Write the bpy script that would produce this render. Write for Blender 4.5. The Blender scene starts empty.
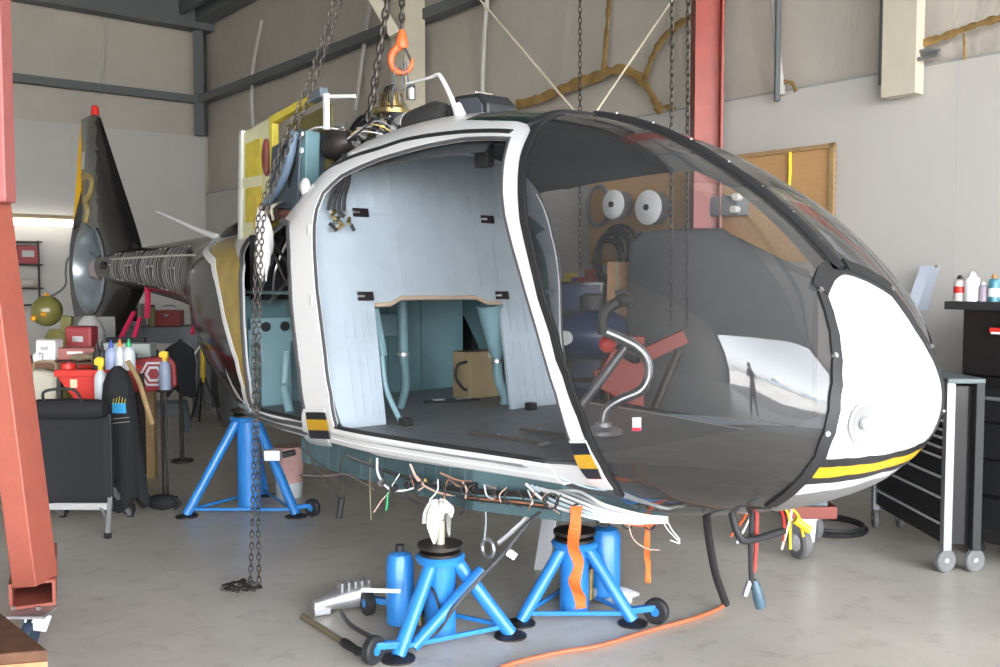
import bpy, bmesh, math, random
from mathutils import Vector, Matrix, Euler
from mathutils.geometry import delaunay_2d_cdt
random.seed(7)
PI = math.pi
C = bpy.context.scene.collection

# ------------------------------------------------------------------ materials
MATS = {}
def mat(name, col, rough=0.5, metal=0.0, var=0.0, vscale=8.0, bump=0.0, bscale=60.0, col2=None,
        spec=0.5, coat=0.0, emit=None, estr=0.0):
    if name in MATS: return MATS[name]
    m = bpy.data.materials.new(name); m.use_nodes = True
    nt = m.node_tree; b = nt.nodes['Principled BSDF']
    b.inputs['Base Color'].default_value = (*col, 1)
    b.inputs['Roughness'].default_value = rough
    b.inputs['Metallic'].default_value = metal
    b.inputs['Specular IOR Level'].default_value = spec
    b.inputs['Coat Weight'].default_value = coat
    b.inputs['Coat Roughness'].default_value = 0.05
    if emit:
        b.inputs['Emission Color'].default_value = (*emit, 1); b.inputs['Emission Strength'].default_value = estr
    if var > 0 or bump > 0:
        tc = nt.nodes.new('ShaderNodeTexCoord')
    if var > 0:
        n = nt.nodes.new('ShaderNodeTexNoise'); n.inputs['Scale'].default_value = vscale
        n.inputs['Detail'].default_value = 6; n.inputs['Roughness'].default_value = 0.6
        nt.links.new(tc.outputs['Object'], n.inputs['Vector'])
        r = nt.nodes.new('ShaderNodeValToRGB')
        r.color_ramp.elements[0].position = 0.3; r.color_ramp.elements[1].position = 0.7
        c2 = col2 or tuple(c * (1 - var) for c in col)
        r.color_ramp.elements[0].color = (*c2, 1); r.color_ramp.elements[1].color = (*col, 1)
        nt.links.new(n.outputs['Fac'], r.inputs['Fac'])
        nt.links.new(r.outputs['Color'], b.inputs['Base Color'])
    if bump > 0:
        n2 = nt.nodes.new('ShaderNodeTexNoise'); n2.inputs['Scale'].default_value = bscale
        n2.inputs['Detail'].default_value = 4
        nt.links.new(tc.outputs['Object'], n2.inputs['Vector'])
        bp = nt.nodes.new('ShaderNodeBump'); bp.inputs['Strength'].default_value = bump
        bp.inputs['Distance'].default_value = 0.01
        nt.links.new(n2.outputs['Fac'], bp.inputs['Height'])
        nt.links.new(bp.outputs['Normal'], b.inputs['Normal'])
    MATS[name] = m
    return m

def glass_mat(name, tint, gloss=1.0, rough=0.015, ior=1.5, milk=0.0, milkcol=(.5, .5, .5)):
    """thin acrylic sheet: tinted see-through plus Fresnel mirror reflection"""
    m = bpy.data.materials.new(name); m.use_nodes = True; nt = m.node_tree
    for n in list(nt.nodes):
        if n.type != 'OUTPUT_MATERIAL': nt.nodes.remove(n)
    out = [n for n in nt.nodes if n.type == 'OUTPUT_MATERIAL'][0]
    t = nt.nodes.new('ShaderNodeBsdfTransparent'); t.inputs[0].default_value = (*tint, 1)
    g = nt.nodes.new('ShaderNodeBsdfGlossy'); g.inputs['Roughness'].default_value = rough
    g.inputs['Color'].default_value = (gloss, gloss, gloss, 1)
    f = nt.nodes.new('ShaderNodeFresnel'); f.inputs['IOR'].default_value = ior
    mx = nt.nodes.new('ShaderNodeMixShader')
    nt.links.new(f.outputs[0], mx.inputs[0]); nt.links.new(t.outputs[0], mx.inputs[1]); nt.links.new(g.outputs[0], mx.inputs[2])
    last = mx
    if milk > 0:
        d = nt.nodes.new('ShaderNodeBsdfDiffuse'); d.inputs[0].default_value = (*milkcol, 1)
        m2 = nt.nodes.new('ShaderNodeMixShader'); m2.inputs[0].default_value = milk
        nt.links.new(mx.outputs[0], m2.inputs[1]); nt.links.new(d.outputs[0], m2.inputs[2]); last = m2
    nt.links.new(last.outputs[0], out.inputs[0])
    MATS[name] = m
    return m

white   = mat('white_paint', (.86,.86,.85), .22, coat=.4)
greyw   = mat('pale_grey_paint', (.66,.65,.64), .3, var=.06, coat=.2)
blackp  = mat('black_gloss_paint', (.013,.012,.012), .16, spec=.4)
blackm  = mat('black_rubber', (.02,.02,.021), .6)
seal    = mat('grey_seal_rubber', (.09,.09,.095), .6)
yellowp = mat('yellow_stripe_paint', (.74,.42,.012), .3, coat=.2)
gold    = mat('ochre_primer', (.45,.31,.045), .35, var=.35, vscale=7, coat=.3)
primer  = mat('yellow_zinc_primer', (.62,.50,.06), .5, var=.25, vscale=12)
creamp  = mat('cream_frame_paint', (.62,.60,.38), .5, var=.15)
teal    = mat('teal_primer', (.13,.235,.26), .5, var=.18, vscale=6)
tealp   = mat('pale_teal_primer', (.22,.36,.40), .45, var=.1, vscale=6)
paleblue= mat('pale_blue_grey_paint', (.43,.50,.56), .45, var=.1, vscale=5, bump=.05, bscale=20)
darkfl  = mat('dark_grey_floor_mat', (.23,.24,.25), .5, var=.2, vscale=10, bump=.1, bscale=200)
steel   = mat('brushed_steel', (.6,.6,.6), .32, 1.0)
chrome  = mat('polished_steel', (.8,.8,.8), .12, 1.0)
alu     = mat('dull_aluminium', (.62,.62,.63), .42, 0.9)
iron    = mat('dark_iron', (.07,.06,.055), .5, .7, var=.4, vscale=30)
brass   = mat('brass', (.55,.40,.16), .35, .9, var=.3, vscale=30)
blue    = mat('blue_jack_paint', (.03,.24,.66), .32, var=.18, vscale=9, coat=.3)
redp    = mat('red_gantry_paint', (.36,.055,.035), .42, var=.25, vscale=5, bump=.15, bscale=30)
redpk   = mat('faded_red_paint', (.42,.13,.12), .42, var=.2, vscale=6, bump=.15, bscale=25)
red     = mat('bright_red_plastic', (.62,.03,.02), .35)
redbag  = mat('dull_red_vinyl', (.33,.04,.045), .45)
orange  = mat('orange_ribbon', (.80,.12,.012), .6)
orangec = mat('orange_cord', (.50,.14,.06), .5)
rust    = mat('rusty_steel', (.16,.07,.035), .7, var=.5, vscale=14, bump=.3)
rustor  = mat('orange_worn_steel', (.62,.28,.13), .6, var=.35, vscale=9)
cloth   = mat('white_rag_cloth', (.62,.61,.58), .9, bump=.3, bscale=60)
blackcl = mat('black_cloth', (.013,.013,.015), .85, bump=.2, bscale=120)
greyplas= mat('grey_plastic', (.11,.14,.145), .5)
hose    = mat('grey_hose', (.15,.15,.15), .5)
clearw  = mat('cloudy_plastic', (.62,.66,.68), .3)
bluepl  = mat('blue_label_plastic', (.08,.12,.45), .35)
yellpl  = mat('yellow_plastic', (.80,.55,.02), .4)
greenpl = mat('green_plastic', (.03,.45,.16), .4)
wood    = mat('raw_wood', (.40,.26,.12), .6, var=.3, vscale=20)
kraft   = mat('tan_box_metal', (.30,.23,.13), .5, var=.1)
pinkcl  = mat('pink_cloth', (.70,.42,.38), .85, var=.2)
foam    = mat('yellow_foam', (.36,.22,.07), .85, var=.5, vscale=9, bump=.5)
bglass  = glass_mat('bubble_acrylic', (.74,.74,.75), ior=1.62, rough=.012, milk=.035, milkcol=(.55,.55,.55))
gglass  = glass_mat('green_tinted_roof_acrylic', (.22,.42,.36), ior=1.5, milk=.12, milkcol=(.08,.22,.18))

# ------------------------------------------------------------------ mesh builder
class MB:
    def __init__(s): s.v = []; s.f = []; s.mi = []; s.cur = 0
    def add(s, vs, fs):
        o = len(s.v); s.v += [tuple(v) for v in vs]; s.f += [tuple(o + i for i in f) for f in fs]; s.mi += [s.cur] * len(fs)
        return s
    def box(s, c, d, rot=None, taper=None):
        x, y, z = d[0] / 2, d[1] / 2, d[2] / 2
        vs = [Vector((i * x, j * y, k * z)) for i in (-1, 1) for j in (-1, 1) for k in (-1, 1)]
        if taper: vs = [Vector((v.x * (taper if v.z > 0 else 1), v.y * (taper if v.z > 0 else 1), v.z)) for v in vs]
        if rot: R = Euler(rot).to_matrix(); vs = [R @ v for v in vs]
        vs = [v + Vector(c) for v in vs]
        return s.add(vs, [(0,1,3,2),(4,6,7,5),(0,4,5,1),(2,3,7,6),(0,2,6,4),(1,5,7,3)])
    def bar(s, a, b, w, h, roll=0.0):
        a, b = Vector(a), Vector(b); d = (b - a); L = d.length; q = d.to_track_quat('Z', 'Y').to_matrix() @ Matrix.Rotation(roll, 3, 'Z')
        vs = [q @ Vector((i * w / 2, j * h / 2, k * L)) + a for i in (-1, 1) for j in (-1, 1) for k in (0, 1)]
        return s.add(vs, [(0,1,3,2),(4,6,7,5),(0,4,5,1),(2,3,7,6),(0,2,6,4),(1,5,7,3)])
    def cyl(s, a, b, r0, r1=None, n=16, cap=True):
        r1 = r0 if r1 is None else r1
        a, b = Vector(a), Vector(b); q = (b - a).to_track_quat('Z', 'Y').to_matrix(); vs = []
        for p, r in ((a, r0), (b, r1)):
            for i in range(n): vs.append(q @ Vector((r * math.cos(2*PI*i/n), r * math.sin(2*PI*i/n), 0)) + p)
        fs = [(i, (i+1) % n, n + (i+1) % n, n + i) for i in range(n)]
        if cap: fs += [tuple(reversed(range(n))), tuple(range(n, 2*n))]
        return s.add(vs, fs)
    def lathe(s, prof, o=(0,0,0), ax=(0,0,1), n=24, close=False):
        q = Vector(ax).to_track_quat('Z', 'Y').to_matrix(); vs = []; O = Vector(o)
        for r, z in prof:
            for i in range(n): vs.append(q @ Vector((r * math.cos(2*PI*i/n), r * math.sin(2*PI*i/n), z)) + O)
        k = len(prof); fs = []
        for j in range(k - 1 if not close else k):
            j2 = (j + 1) % k
            for i in range(n): fs.append((j*n + i, j*n + (i+1) % n, j2*n + (i+1) % n, j2*n + i))
        if not close:
            fs += [tuple(reversed(range(n))), tuple(range((k-1)*n, k*n))]
        return s.add(vs, fs)
    def tube(s, pts, r, n=8, smooth=0, closed=False):
        pts = [Vector(p) for p in pts]
        if smooth: pts = crs(pts, smooth, closed)
        rr = r if hasattr(r, '__len__') else None; vs = []; m = len(pts); up = None
        for i, p in enumerate(pts):
            if closed: t = pts[(i+1) % m] - pts[i-1]
            else: t = pts[min(i+1, m-1)] - pts[max(i-1, 0)]
            if t.length < 1e-9: t = Vector((0,0,1))
            t.normalize()
            if up is None: up = t.orthogonal().normalized()
            else:
                up = up - t * up.dot(t)
                up = up.normalized() if up.length > 1e-6 else t.orthogonal().normalized()
            w = t.cross(up)
            R = (rr[0] + (rr[1]-rr[0]) * i / max(m-1, 1)) if rr else r
            for k in range(n): vs.append(p + up * (R * math.cos(2*PI*k/n)) + w * (R * math.sin(2*PI*k/n)))
        fs = []
        for i in range(m if closed else m - 1):
            i2 = (i+1) % m
            for k in range(n): fs.append((i*n + k, i*n + (k+1) % n, i2*n + (k+1) % n, i2*n + k))
        if not closed: fs += [tuple(reversed(range(n))), tuple(range((m-1)*n, m*n))]
        return s.add(vs, fs)
    def prism(s, poly, a, b, fn):
        """poly 2D points, extruded between depths a and b; fn(u,v,d)->xyz"""
        n = len(poly); vs = [fn(u, v, a) for u, v in poly] + [fn(u, v, b) for u, v in poly]
        fs = [(i, (i+1) % n, n + (i+1) % n, n + i) for i in range(n)] + [tuple(reversed(range(n))), tuple(range(n, 2*n))]
        return s.add(vs, fs)
    def sphere(s, c, r, n=16, m=10, sc=(1,1,1)):
        vs = []; c = Vector(c)
        for j in range(1, m):
            a = PI * j / m
            for i in range(n): vs.append(c + Vector((r*sc[0]*math.sin(a)*math.cos(2*PI*i/n), r*sc[1]*math.sin(a)*math.sin(2*PI*i/n), r*sc[2]*math.cos(a))))
        vs += [c + Vector((0,0,r*sc[2])), c - Vector((0,0,r*sc[2]))]; T = len(vs) - 2; fs = []
        for j in range(m-2):
            for i in range(n): fs.append((j*n+i, (j+1)*n+i, (j+1)*n+(i+1) % n, j*n+(i+1) % n))
        for i in range(n):
            fs.append((T, i, (i+1) % n)); fs.append((T+1, (m-2)*n+(i+1) % n, (m-2)*n+i))
        return s.add(vs, fs)
    def torus(s, c, R, r, ax=(0,0,1), n=24, m=8, sc=1.0):
        q = Vector(ax).to_track_quat('Z', 'Y').to_matrix(); c = Vector(c)
        pts = [q @ Vector((R*math.cos(2*PI*i/n), R*sc*math.sin(2*PI*i/n), 0)) + c for i in range(n)]
        return s.tube(pts, r, m, closed=True)
    def build(s, name, m, parent=None, smooth=False, bevel=0.0, kind=None, weld=False):
        me = bpy.data.meshes.new(name); me.from_pydata(s.v, [], s.f)
        ms = m if isinstance(m, (list, tuple)) else [m]
        for k in ms: me.materials.append(k)
        if len(ms) > 1: me.polygons.foreach_set('material_index', s.mi)
        bm = bmesh.new(); bm.from_mesh(me)
        if weld: bmesh.ops.remove_doubles(bm, verts=bm.verts, dist=1e-4)
        bmesh.ops.recalc_face_normals(bm, faces=bm.faces)
        bm.to_mesh(me); bm.free()
        o = bpy.data.objects.new(name, me); C.objects.link(o)
        if parent: o.parent = parent
        if smooth:
            me.polygons.foreach_set('use_smooth', [True] * len(me.polygons))
            try: me.set_sharp_from_angle(angle=math.radians(38))
            except Exception: pass
        if bevel > 0:
            bv = o.modifiers.new('bevel', 'BEVEL'); bv.width = bevel; bv.segments = 2; bv.limit_method = 'ANGLE'; bv.angle_limit = .6
        if kind: o['kind'] = kind
        return o

def crs(pts, k, closed=False):
    out = []; n = len(pts)
    for i in range(n if closed else n - 1):
        b, c = pts[i], pts[(i+1) % n]
        a = pts[i-1] if (i > 0 or closed) else b * 2 - c
        d = pts[(i+2) % n] if (i + 2 < n or closed) else c * 2 - b
        for j in range(k):
            t = j / k
            out.append(0.5*((b*2) + (c-a)*t + (a*2-b*5+c*4-d)*t*t + (b*3-a-c*3+d)*t*t*t))
    if not closed: out.append(pts[-1])
    return out

def tag(o, label, cat, group=None, kind=None):
    o['label'] = label; o['category'] = cat
    if group: o['group'] = group
    if kind: o['kind'] = kind
    return o
def thing(name, label, cat, loc=(0,0,0), rz=0.0, group=None):
    o = bpy.data.objects.new(name, None); C.objects.link(o); o.empty_display_size = .1
    o.location = loc; o.rotation_euler = (0, 0, rz)
    return tag(o, label, cat, group)
def children(o): return [c for c in bpy.data.objects if c.parent == o]
def copy_tree(o, parent=None):
    kids = children(o)
    c = o.copy(); C.objects.link(c); c.parent = parent
    for ch in kids: copy_tree(ch, c)
    return c

# ------------------------------------------------------------------ camera
cam = bpy.data.objects.new('camera', bpy.data.cameras.new('camera')); C.objects.link(cam)
EYE = 1.7; FOC = 963.0; PITCH = math.atan((333.5 - 280.0) / FOC)
cam.location = (0, 0, EYE); cam.rotation_euler = (PI/2 - PITCH, 0, 0)
cam.data.sensor_width = 36; cam.data.lens = 36 * FOC / 1000; cam.data.clip_end = 600; cam.data.clip_start = .05
sc = bpy.context.scene; sc.camera = cam
sc.view_settings.view_transform = 'Standard'; sc.view_settings.look = 'None'
sc.view_settings.gamma = 1.0; sc.view_settings.use_curve_mapping = False

# ------------------------------------------------------------------ hangar frame: p runs from the far corner towards the camera along the right wall, q leftwards
CO = Vector((-5.37, 17.85, 0)); AX = Vector((.627, -.779, 0)).normalized(); BX = Vector((-AX.y * -1 * -1, 0, 0))
BX = Vector((AX.y, -AX.x, 0))            # (-.779,-.627)
def R(p, q, z=0.0):
    v = CO + AX * p + BX * q; return (v.x, v.y, z)
RZ = math.atan2(AX.y, AX.x)

# ------------------------------------------------------------------ the setting
wallp = mat('painted_drywall', (.50,.48,.445), .75, var=.05, vscale=1.2, bump=.04, bscale=40)
def insul():
    m = mat('vinyl_faced_insulation', (.47,.43,.375), .38, var=.10, vscale=.9, spec=.35)
    nt = m.node_tree; b = nt.nodes['Principled BSDF']
    tc = nt.nodes.new('ShaderNodeTexCoord'); w = nt.nodes.new('ShaderNodeTexNoise'); w.inputs['Scale'].default_value = 1.1; w.inputs['Detail'].default_value = 5
    w.inputs['Distortion'].default_value = 1.2
    mp = nt.nodes.new('ShaderNodeMapping'); mp.inputs['Scale'].default_value = (1,1,.45)
    nt.links.new(tc.outputs['Object'], mp.inputs['Vector']); nt.links.new(mp.outputs[0], w.inputs['Vector'])
    bp = nt.nodes.new('ShaderNodeBump'); bp.inputs['Strength'].default_value = .55; bp.inputs['Distance'].default_value = .12
    nt.links.new(w.outputs['Fac'], bp.inputs['Height']); nt.links.new(bp.outputs['Normal'], b.inputs['Normal'])
    return m
insu = insul()
girt = mat('grey_painted_girt', (.11,.12,.125), .55)
creamw = mat('cream_column_paint', (.58,.53,.42), .5, var=.08)
roofm = mat('dark_hangar_roof', (.10,.10,.10), .8)

def floor_mat():
    m = mat('worn_concrete', (.40,.375,.34), .42, spec=.45); nt = m.node_tree; b = nt.nodes['Principled BSDF']
    tc = nt.nodes.new('ShaderNodeTexCoord')
    n1 = nt.nodes.new('ShaderNodeTexNoise'); n1.inputs['Scale'].default_value = .7; n1.inputs['Detail'].default_value = 8; n1.inputs['Roughness'].default_value = .65
    n2 = nt.nodes.new('ShaderNodeTexNoise'); n2.inputs['Scale'].default_value = 6; n2.inputs['Detail'].default_value = 8; n2.inputs['Roughness'].default_value = .7
    for n in (n1, n2): nt.links.new(tc.outputs['Object'], n.inputs['Vector'])
    r1 = nt.nodes.new('ShaderNodeValToRGB'); r1.color_ramp.elements[0].color = (.47,.43,.37,1); r1.color_ramp.elements[1].color = (.64,.60,.53,1)
    r1.color_ramp.elements[0].position = .32; r1.color_ramp.elements[1].position = .68
    r2 = nt.nodes.new('ShaderNodeValToRGB'); r2.color_ramp.elements[0].color = (.50,.47,.43,1); r2.color_ramp.elements[1].color = (1,1,1,1)
    r2.color_ramp.elements[0].position = .28; r2.color_ramp.elements[1].position = .47
    mx = nt.nodes.new('ShaderNodeMix'); mx.data_type = 'RGBA'; mx.blend_type = 'MULTIPLY'; mx.inputs['Factor'].default_value = .55
    nt.links.new(n1.outputs['Fac'], r1.inputs['Fac']); nt.links.new(n2.outputs['Fac'], r2.inputs['Fac'])
    nt.links.new(r1.outputs['Color'], mx.inputs['A']); nt.links.new(r2.outputs['Color'], mx.inputs['B'])
    # scuffs: thin dark marks
    mp = nt.nodes.new('ShaderNodeMapping'); mp.inputs['Scale'].default_value = (3, .9, 1); mp.inputs['Rotation'].default_value = (0,0,.6)
    n3 = nt.nodes.new('ShaderNodeTexNoise'); n3.inputs['Scale'].default_value = 4; n3.inputs['Detail'].default_value = 3; n3.inputs['Distortion'].default_value = 2.5
    nt.links.new(tc.outputs['Object'], mp.inputs['Vector']); nt.links.new(mp.outputs[0], n3.inputs['Vector'])
    r3 = nt.nodes.new('ShaderNodeValToRGB'); r3.color_ramp.elements[0].position = .14; r3.color_ramp.elements[0].color = (.3,.27,.25,1)
    r3.color_ramp.elements[1].position = .22; r3.color_ramp.elements[1].color = (1,1,1,1)
    nt.links.new(n3.outputs['Fac'], r3.inputs['Fac'])
    m2 = nt.nodes.new('ShaderNodeMix'); m2.data_type = 'RGBA'; m2.blend_type = 'MULTIPLY'; m2.inputs['Factor'].default_value = .6
    nt.links.new(mx.outputs['Result'], m2.inputs['A']); nt.links.new(r3.outputs['Color'], m2.inputs['B'])
    nt.links.new(m2.outputs['Result'], b.inputs['Base Color'])
    rr = nt.nodes.new('ShaderNodeMapRange'); rr.inputs['To Min'].default_value = .22; rr.inputs['To Max'].default_value = .5
    nt.links.new(n1.outputs['Fac'], rr.inputs['Value']); nt.links.new(rr.outputs[0], b.inputs['Roughness'])
    return m

WALLH = 8.2; PE = 20.8; QE = 20.0; QM = 10.0; EAVE = 6.5
def slab(name, p0, p1, q0, q1, z0, z1, m, kind='structure', **k):
    b = MB(); vs = [R(p, q, z) for p in (p0, p1) for q in (q0, q1) for z in (z0, z1)]
    b.add(vs, [(0,1,3,2),(4,6,7,5),(0,4,5,1),(2,3,7,6),(0,2,6,4),(1,5,7,3)])
    return b.build(name, m, kind=kind, **k)
slab('floor', -.2, PE, -.2, QE, -.2, 0, floor_mat())
apron = mat('sunlit_apron_concrete', (.40,.39,.37), .8, var=.15, vscale=.3)
slab('ground_apron', PE, PE + 60, -40, 60, -.25, -.02, apron)
# roof with purlins
rb = MB(); P0 = -.2; P1 = PE
rb.add([R(P0,-.2,EAVE), R(P1,-.2,EAVE), R(P1,QM,EAVE+1.1), R(P0,QM,EAVE+1.1), R(P1,QE,EAVE), R(P0,QE,EAVE),
        R(P0,-.2,EAVE+.2), R(P1,-.2,EAVE+.2), R(P1,QM,EAVE+1.3), R(P0,QM,EAVE+1.3), R(P1,QE,EAVE+.2), R(P0,QE,EAVE+.2)],
       [(0,1,2,3),(3,2,4,5),(6,9,8,7),(9,11,10,8),(0,3,9,6),(3,5,11,9),(1,7,8,2),(2,8,10,4)])
roof = rb.build('ceiling', roofm, kind='structure')
pur = MB()
for i in range(13):
    q = .6 + i * 1.57; z = EAVE + 1.1 - abs(q - QM) / QM * 1.1 - .12
    pur.bar(R(0, q, z), R(PE, q, z), .08, .2)
for p in (.25, 6.6, 13.4, 20.0):
    pur.bar(R(p, 0, EAVE-.15), R(p, QM, EAVE + .95), .25, .35); pur.bar(R(p, QM, EAVE+.95), R(p, QE, EAVE-.15), .25, .35)
pur.build('trim_1', girt, kind='structure')
# walls
slab('wall_right', -.2, PE, -.2, 0, 0, EAVE + .2, insu)
slab('wall_back', -.2, 0, -.2, QE, 0, EAVE + 1.3, insu)
slab('wall_left', -.2, PE, QE, QE + .2, 0, EAVE + .2, insu)
# front wall: header over the big open door and a short return each side
slab('wall_front', PE, PE + .2, -.2, QE + .2, 5.0, EAVE + 1.3, roofm)
slab('wall_front', PE, PE + .2, -.2, .3, 0, 5.0, roofm)
slab('wall_front', PE, PE + .2, QE - .8, QE, 0, 5.0, roofm)
# drywall lining: lower wall
slab('wall_right_lining', 0, PE, 0, .10, 0, 3.26, wallp)
slab('wall_back_lining', 0, .10, .10, QE, 0, 4.30, wallp)
# girts and eave channels
g = MB()
g.bar(R(.18, .1, 4.94), R(.18, QE, 4.94), .16, .13); g.build('trim_2', girt, kind='structure')
g = MB(); g.bar(R(.1, .18, 4.94), R(PE, .18, 4.94), .16, .13); g.build('trim_3', girt, kind='structure')
g = MB(); g.bar(R(.2, .2, 4.3), R(.2, .2, EAVE), .18, .18); g.build('trim_4', girt, kind='structure')
g = MB(); g.bar(R(.25, 0, EAVE-.18), R(.25, QE, EAVE-.05), .3, .34); g.build('trim_5', girt, kind='structure')
g = MB(); g.bar(R(.1, .2, EAVE-.12), R(PE, .2, EAVE-.12), .3, .22); g.build('trim_6', girt, kind='structure')

# ------------------------------------------------------------------ fuselage surface (station table, local metres)
# stations: x, w, zc, zt, zb, ntop, nbot
ST=[
(1.075,0.001,1.16,1.161,1.159,2.0,2.0),
(1.060,0.220,1.16,1.24,1.08,2.1,2.1),
(1.020,0.400,1.17,1.34,0.99,2.3,2.2),
(0.950,0.540,1.19,1.475,0.89,2.8,2.25),
(0.840,0.670,1.22,1.65,0.80,3.2,2.3),
(0.680,0.765,1.27,1.825,0.725,3.4,2.35),
(0.460,0.840,1.33,2.025,0.655,3.4,2.4),
(0.170,0.900,1.40,2.23,0.60,3.2,2.5),
(-0.20,0.945,1.47,2.43,0.58,3.0,2.6),
(-0.60,0.980,1.52,2.56,0.58,2.8,3.0),
(-1.05,1.015,1.54,2.635,0.60,2.65,3.8),
(-1.50,1.040,1.55,2.66,0.61,2.7,4.5),
(-1.90,1.050,1.56,2.61,0.62,2.9,4.5),
(-2.20,1.055,1.57,2.46,0.63,3.0,4.5),
(-2.55,1.050,1.58,2.20,0.64,3.0,4.5),
(-3.00,1.020,1.61,2.09,0.66,2.8,4.0),
(-3.50,0.960,1.65,2.08,0.70,2.6,3.2),
(-4.00,0.850,1.68,2.08,0.80,2.3,2.6),
(-4.50,0.660,1.71,2.09,1.00,2.0,2.2),
(-5.00,0.450,1.74,2.10,1.26,2.0,2.0),
(-5.70,0.330,1.78,2.09,1.44,2.0,2.0),
(-6.80,0.250,1.82,2.05,1.56,2.0,2.0),
(-8.10,0.190,1.85,2.02,1.65,2.0,2.0),
]
NS=len(ST)-1
def cr(a,b,c,d,t):
    return 0.5*((2*b)+(-a+c)*t+(2*a-5*b+4*c-d)*t*t+(-a+3*b-3*c+d)*t*t*t)
def station(v):
    v=min(max(v,0.0),NS-1e-9); i=int(v); t=v-i
    p1=ST[i]; p2=ST[i+1]
    p0=ST[i-1] if i>0 else None; p3=ST[i+2] if i+2<=NS else None
    o=[]
    for k in range(7):
        b=p1[k]; c=p2[k]
        a=p0[k] if p0 else None
        if a is None:
            # mirror at tip: x symmetric, w antisym, z about zc
            n=p2
            if k==0: a=n[0]
            elif k==1: a=-n[1]
            elif k==3: a=2*p1[3]-n[3]
            elif k==4: a=2*p1[4]-n[4]
            else: a=b
        d=p3[k] if p3 else 2*c-b
        o.append(cr(a,b,c,d,t))
    return o
def S(v,t,off=0.0):
    """t: 0 bottom centre, 1 starboard side widest, 2 top centre (starboard), negative = port"""
    x,w,zc,zt,zb,nt,nb=station(v)
    sg=-1.0 if t>=0 else 1.0
    a=abs(t)*math.pi/2
    s=max(math.sin(a),0.0); c=math.cos(a)
    if abs(t)>1: n=nt; hz=zt-zc
    else: n=nb; hz=zc-zb
    y=sg*max(w,1e-4)*s**(2/n)
    z=zc+(-1 if c>0 else 1)*hz*abs(c)**(2/n)
    return (x,y,z)

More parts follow.
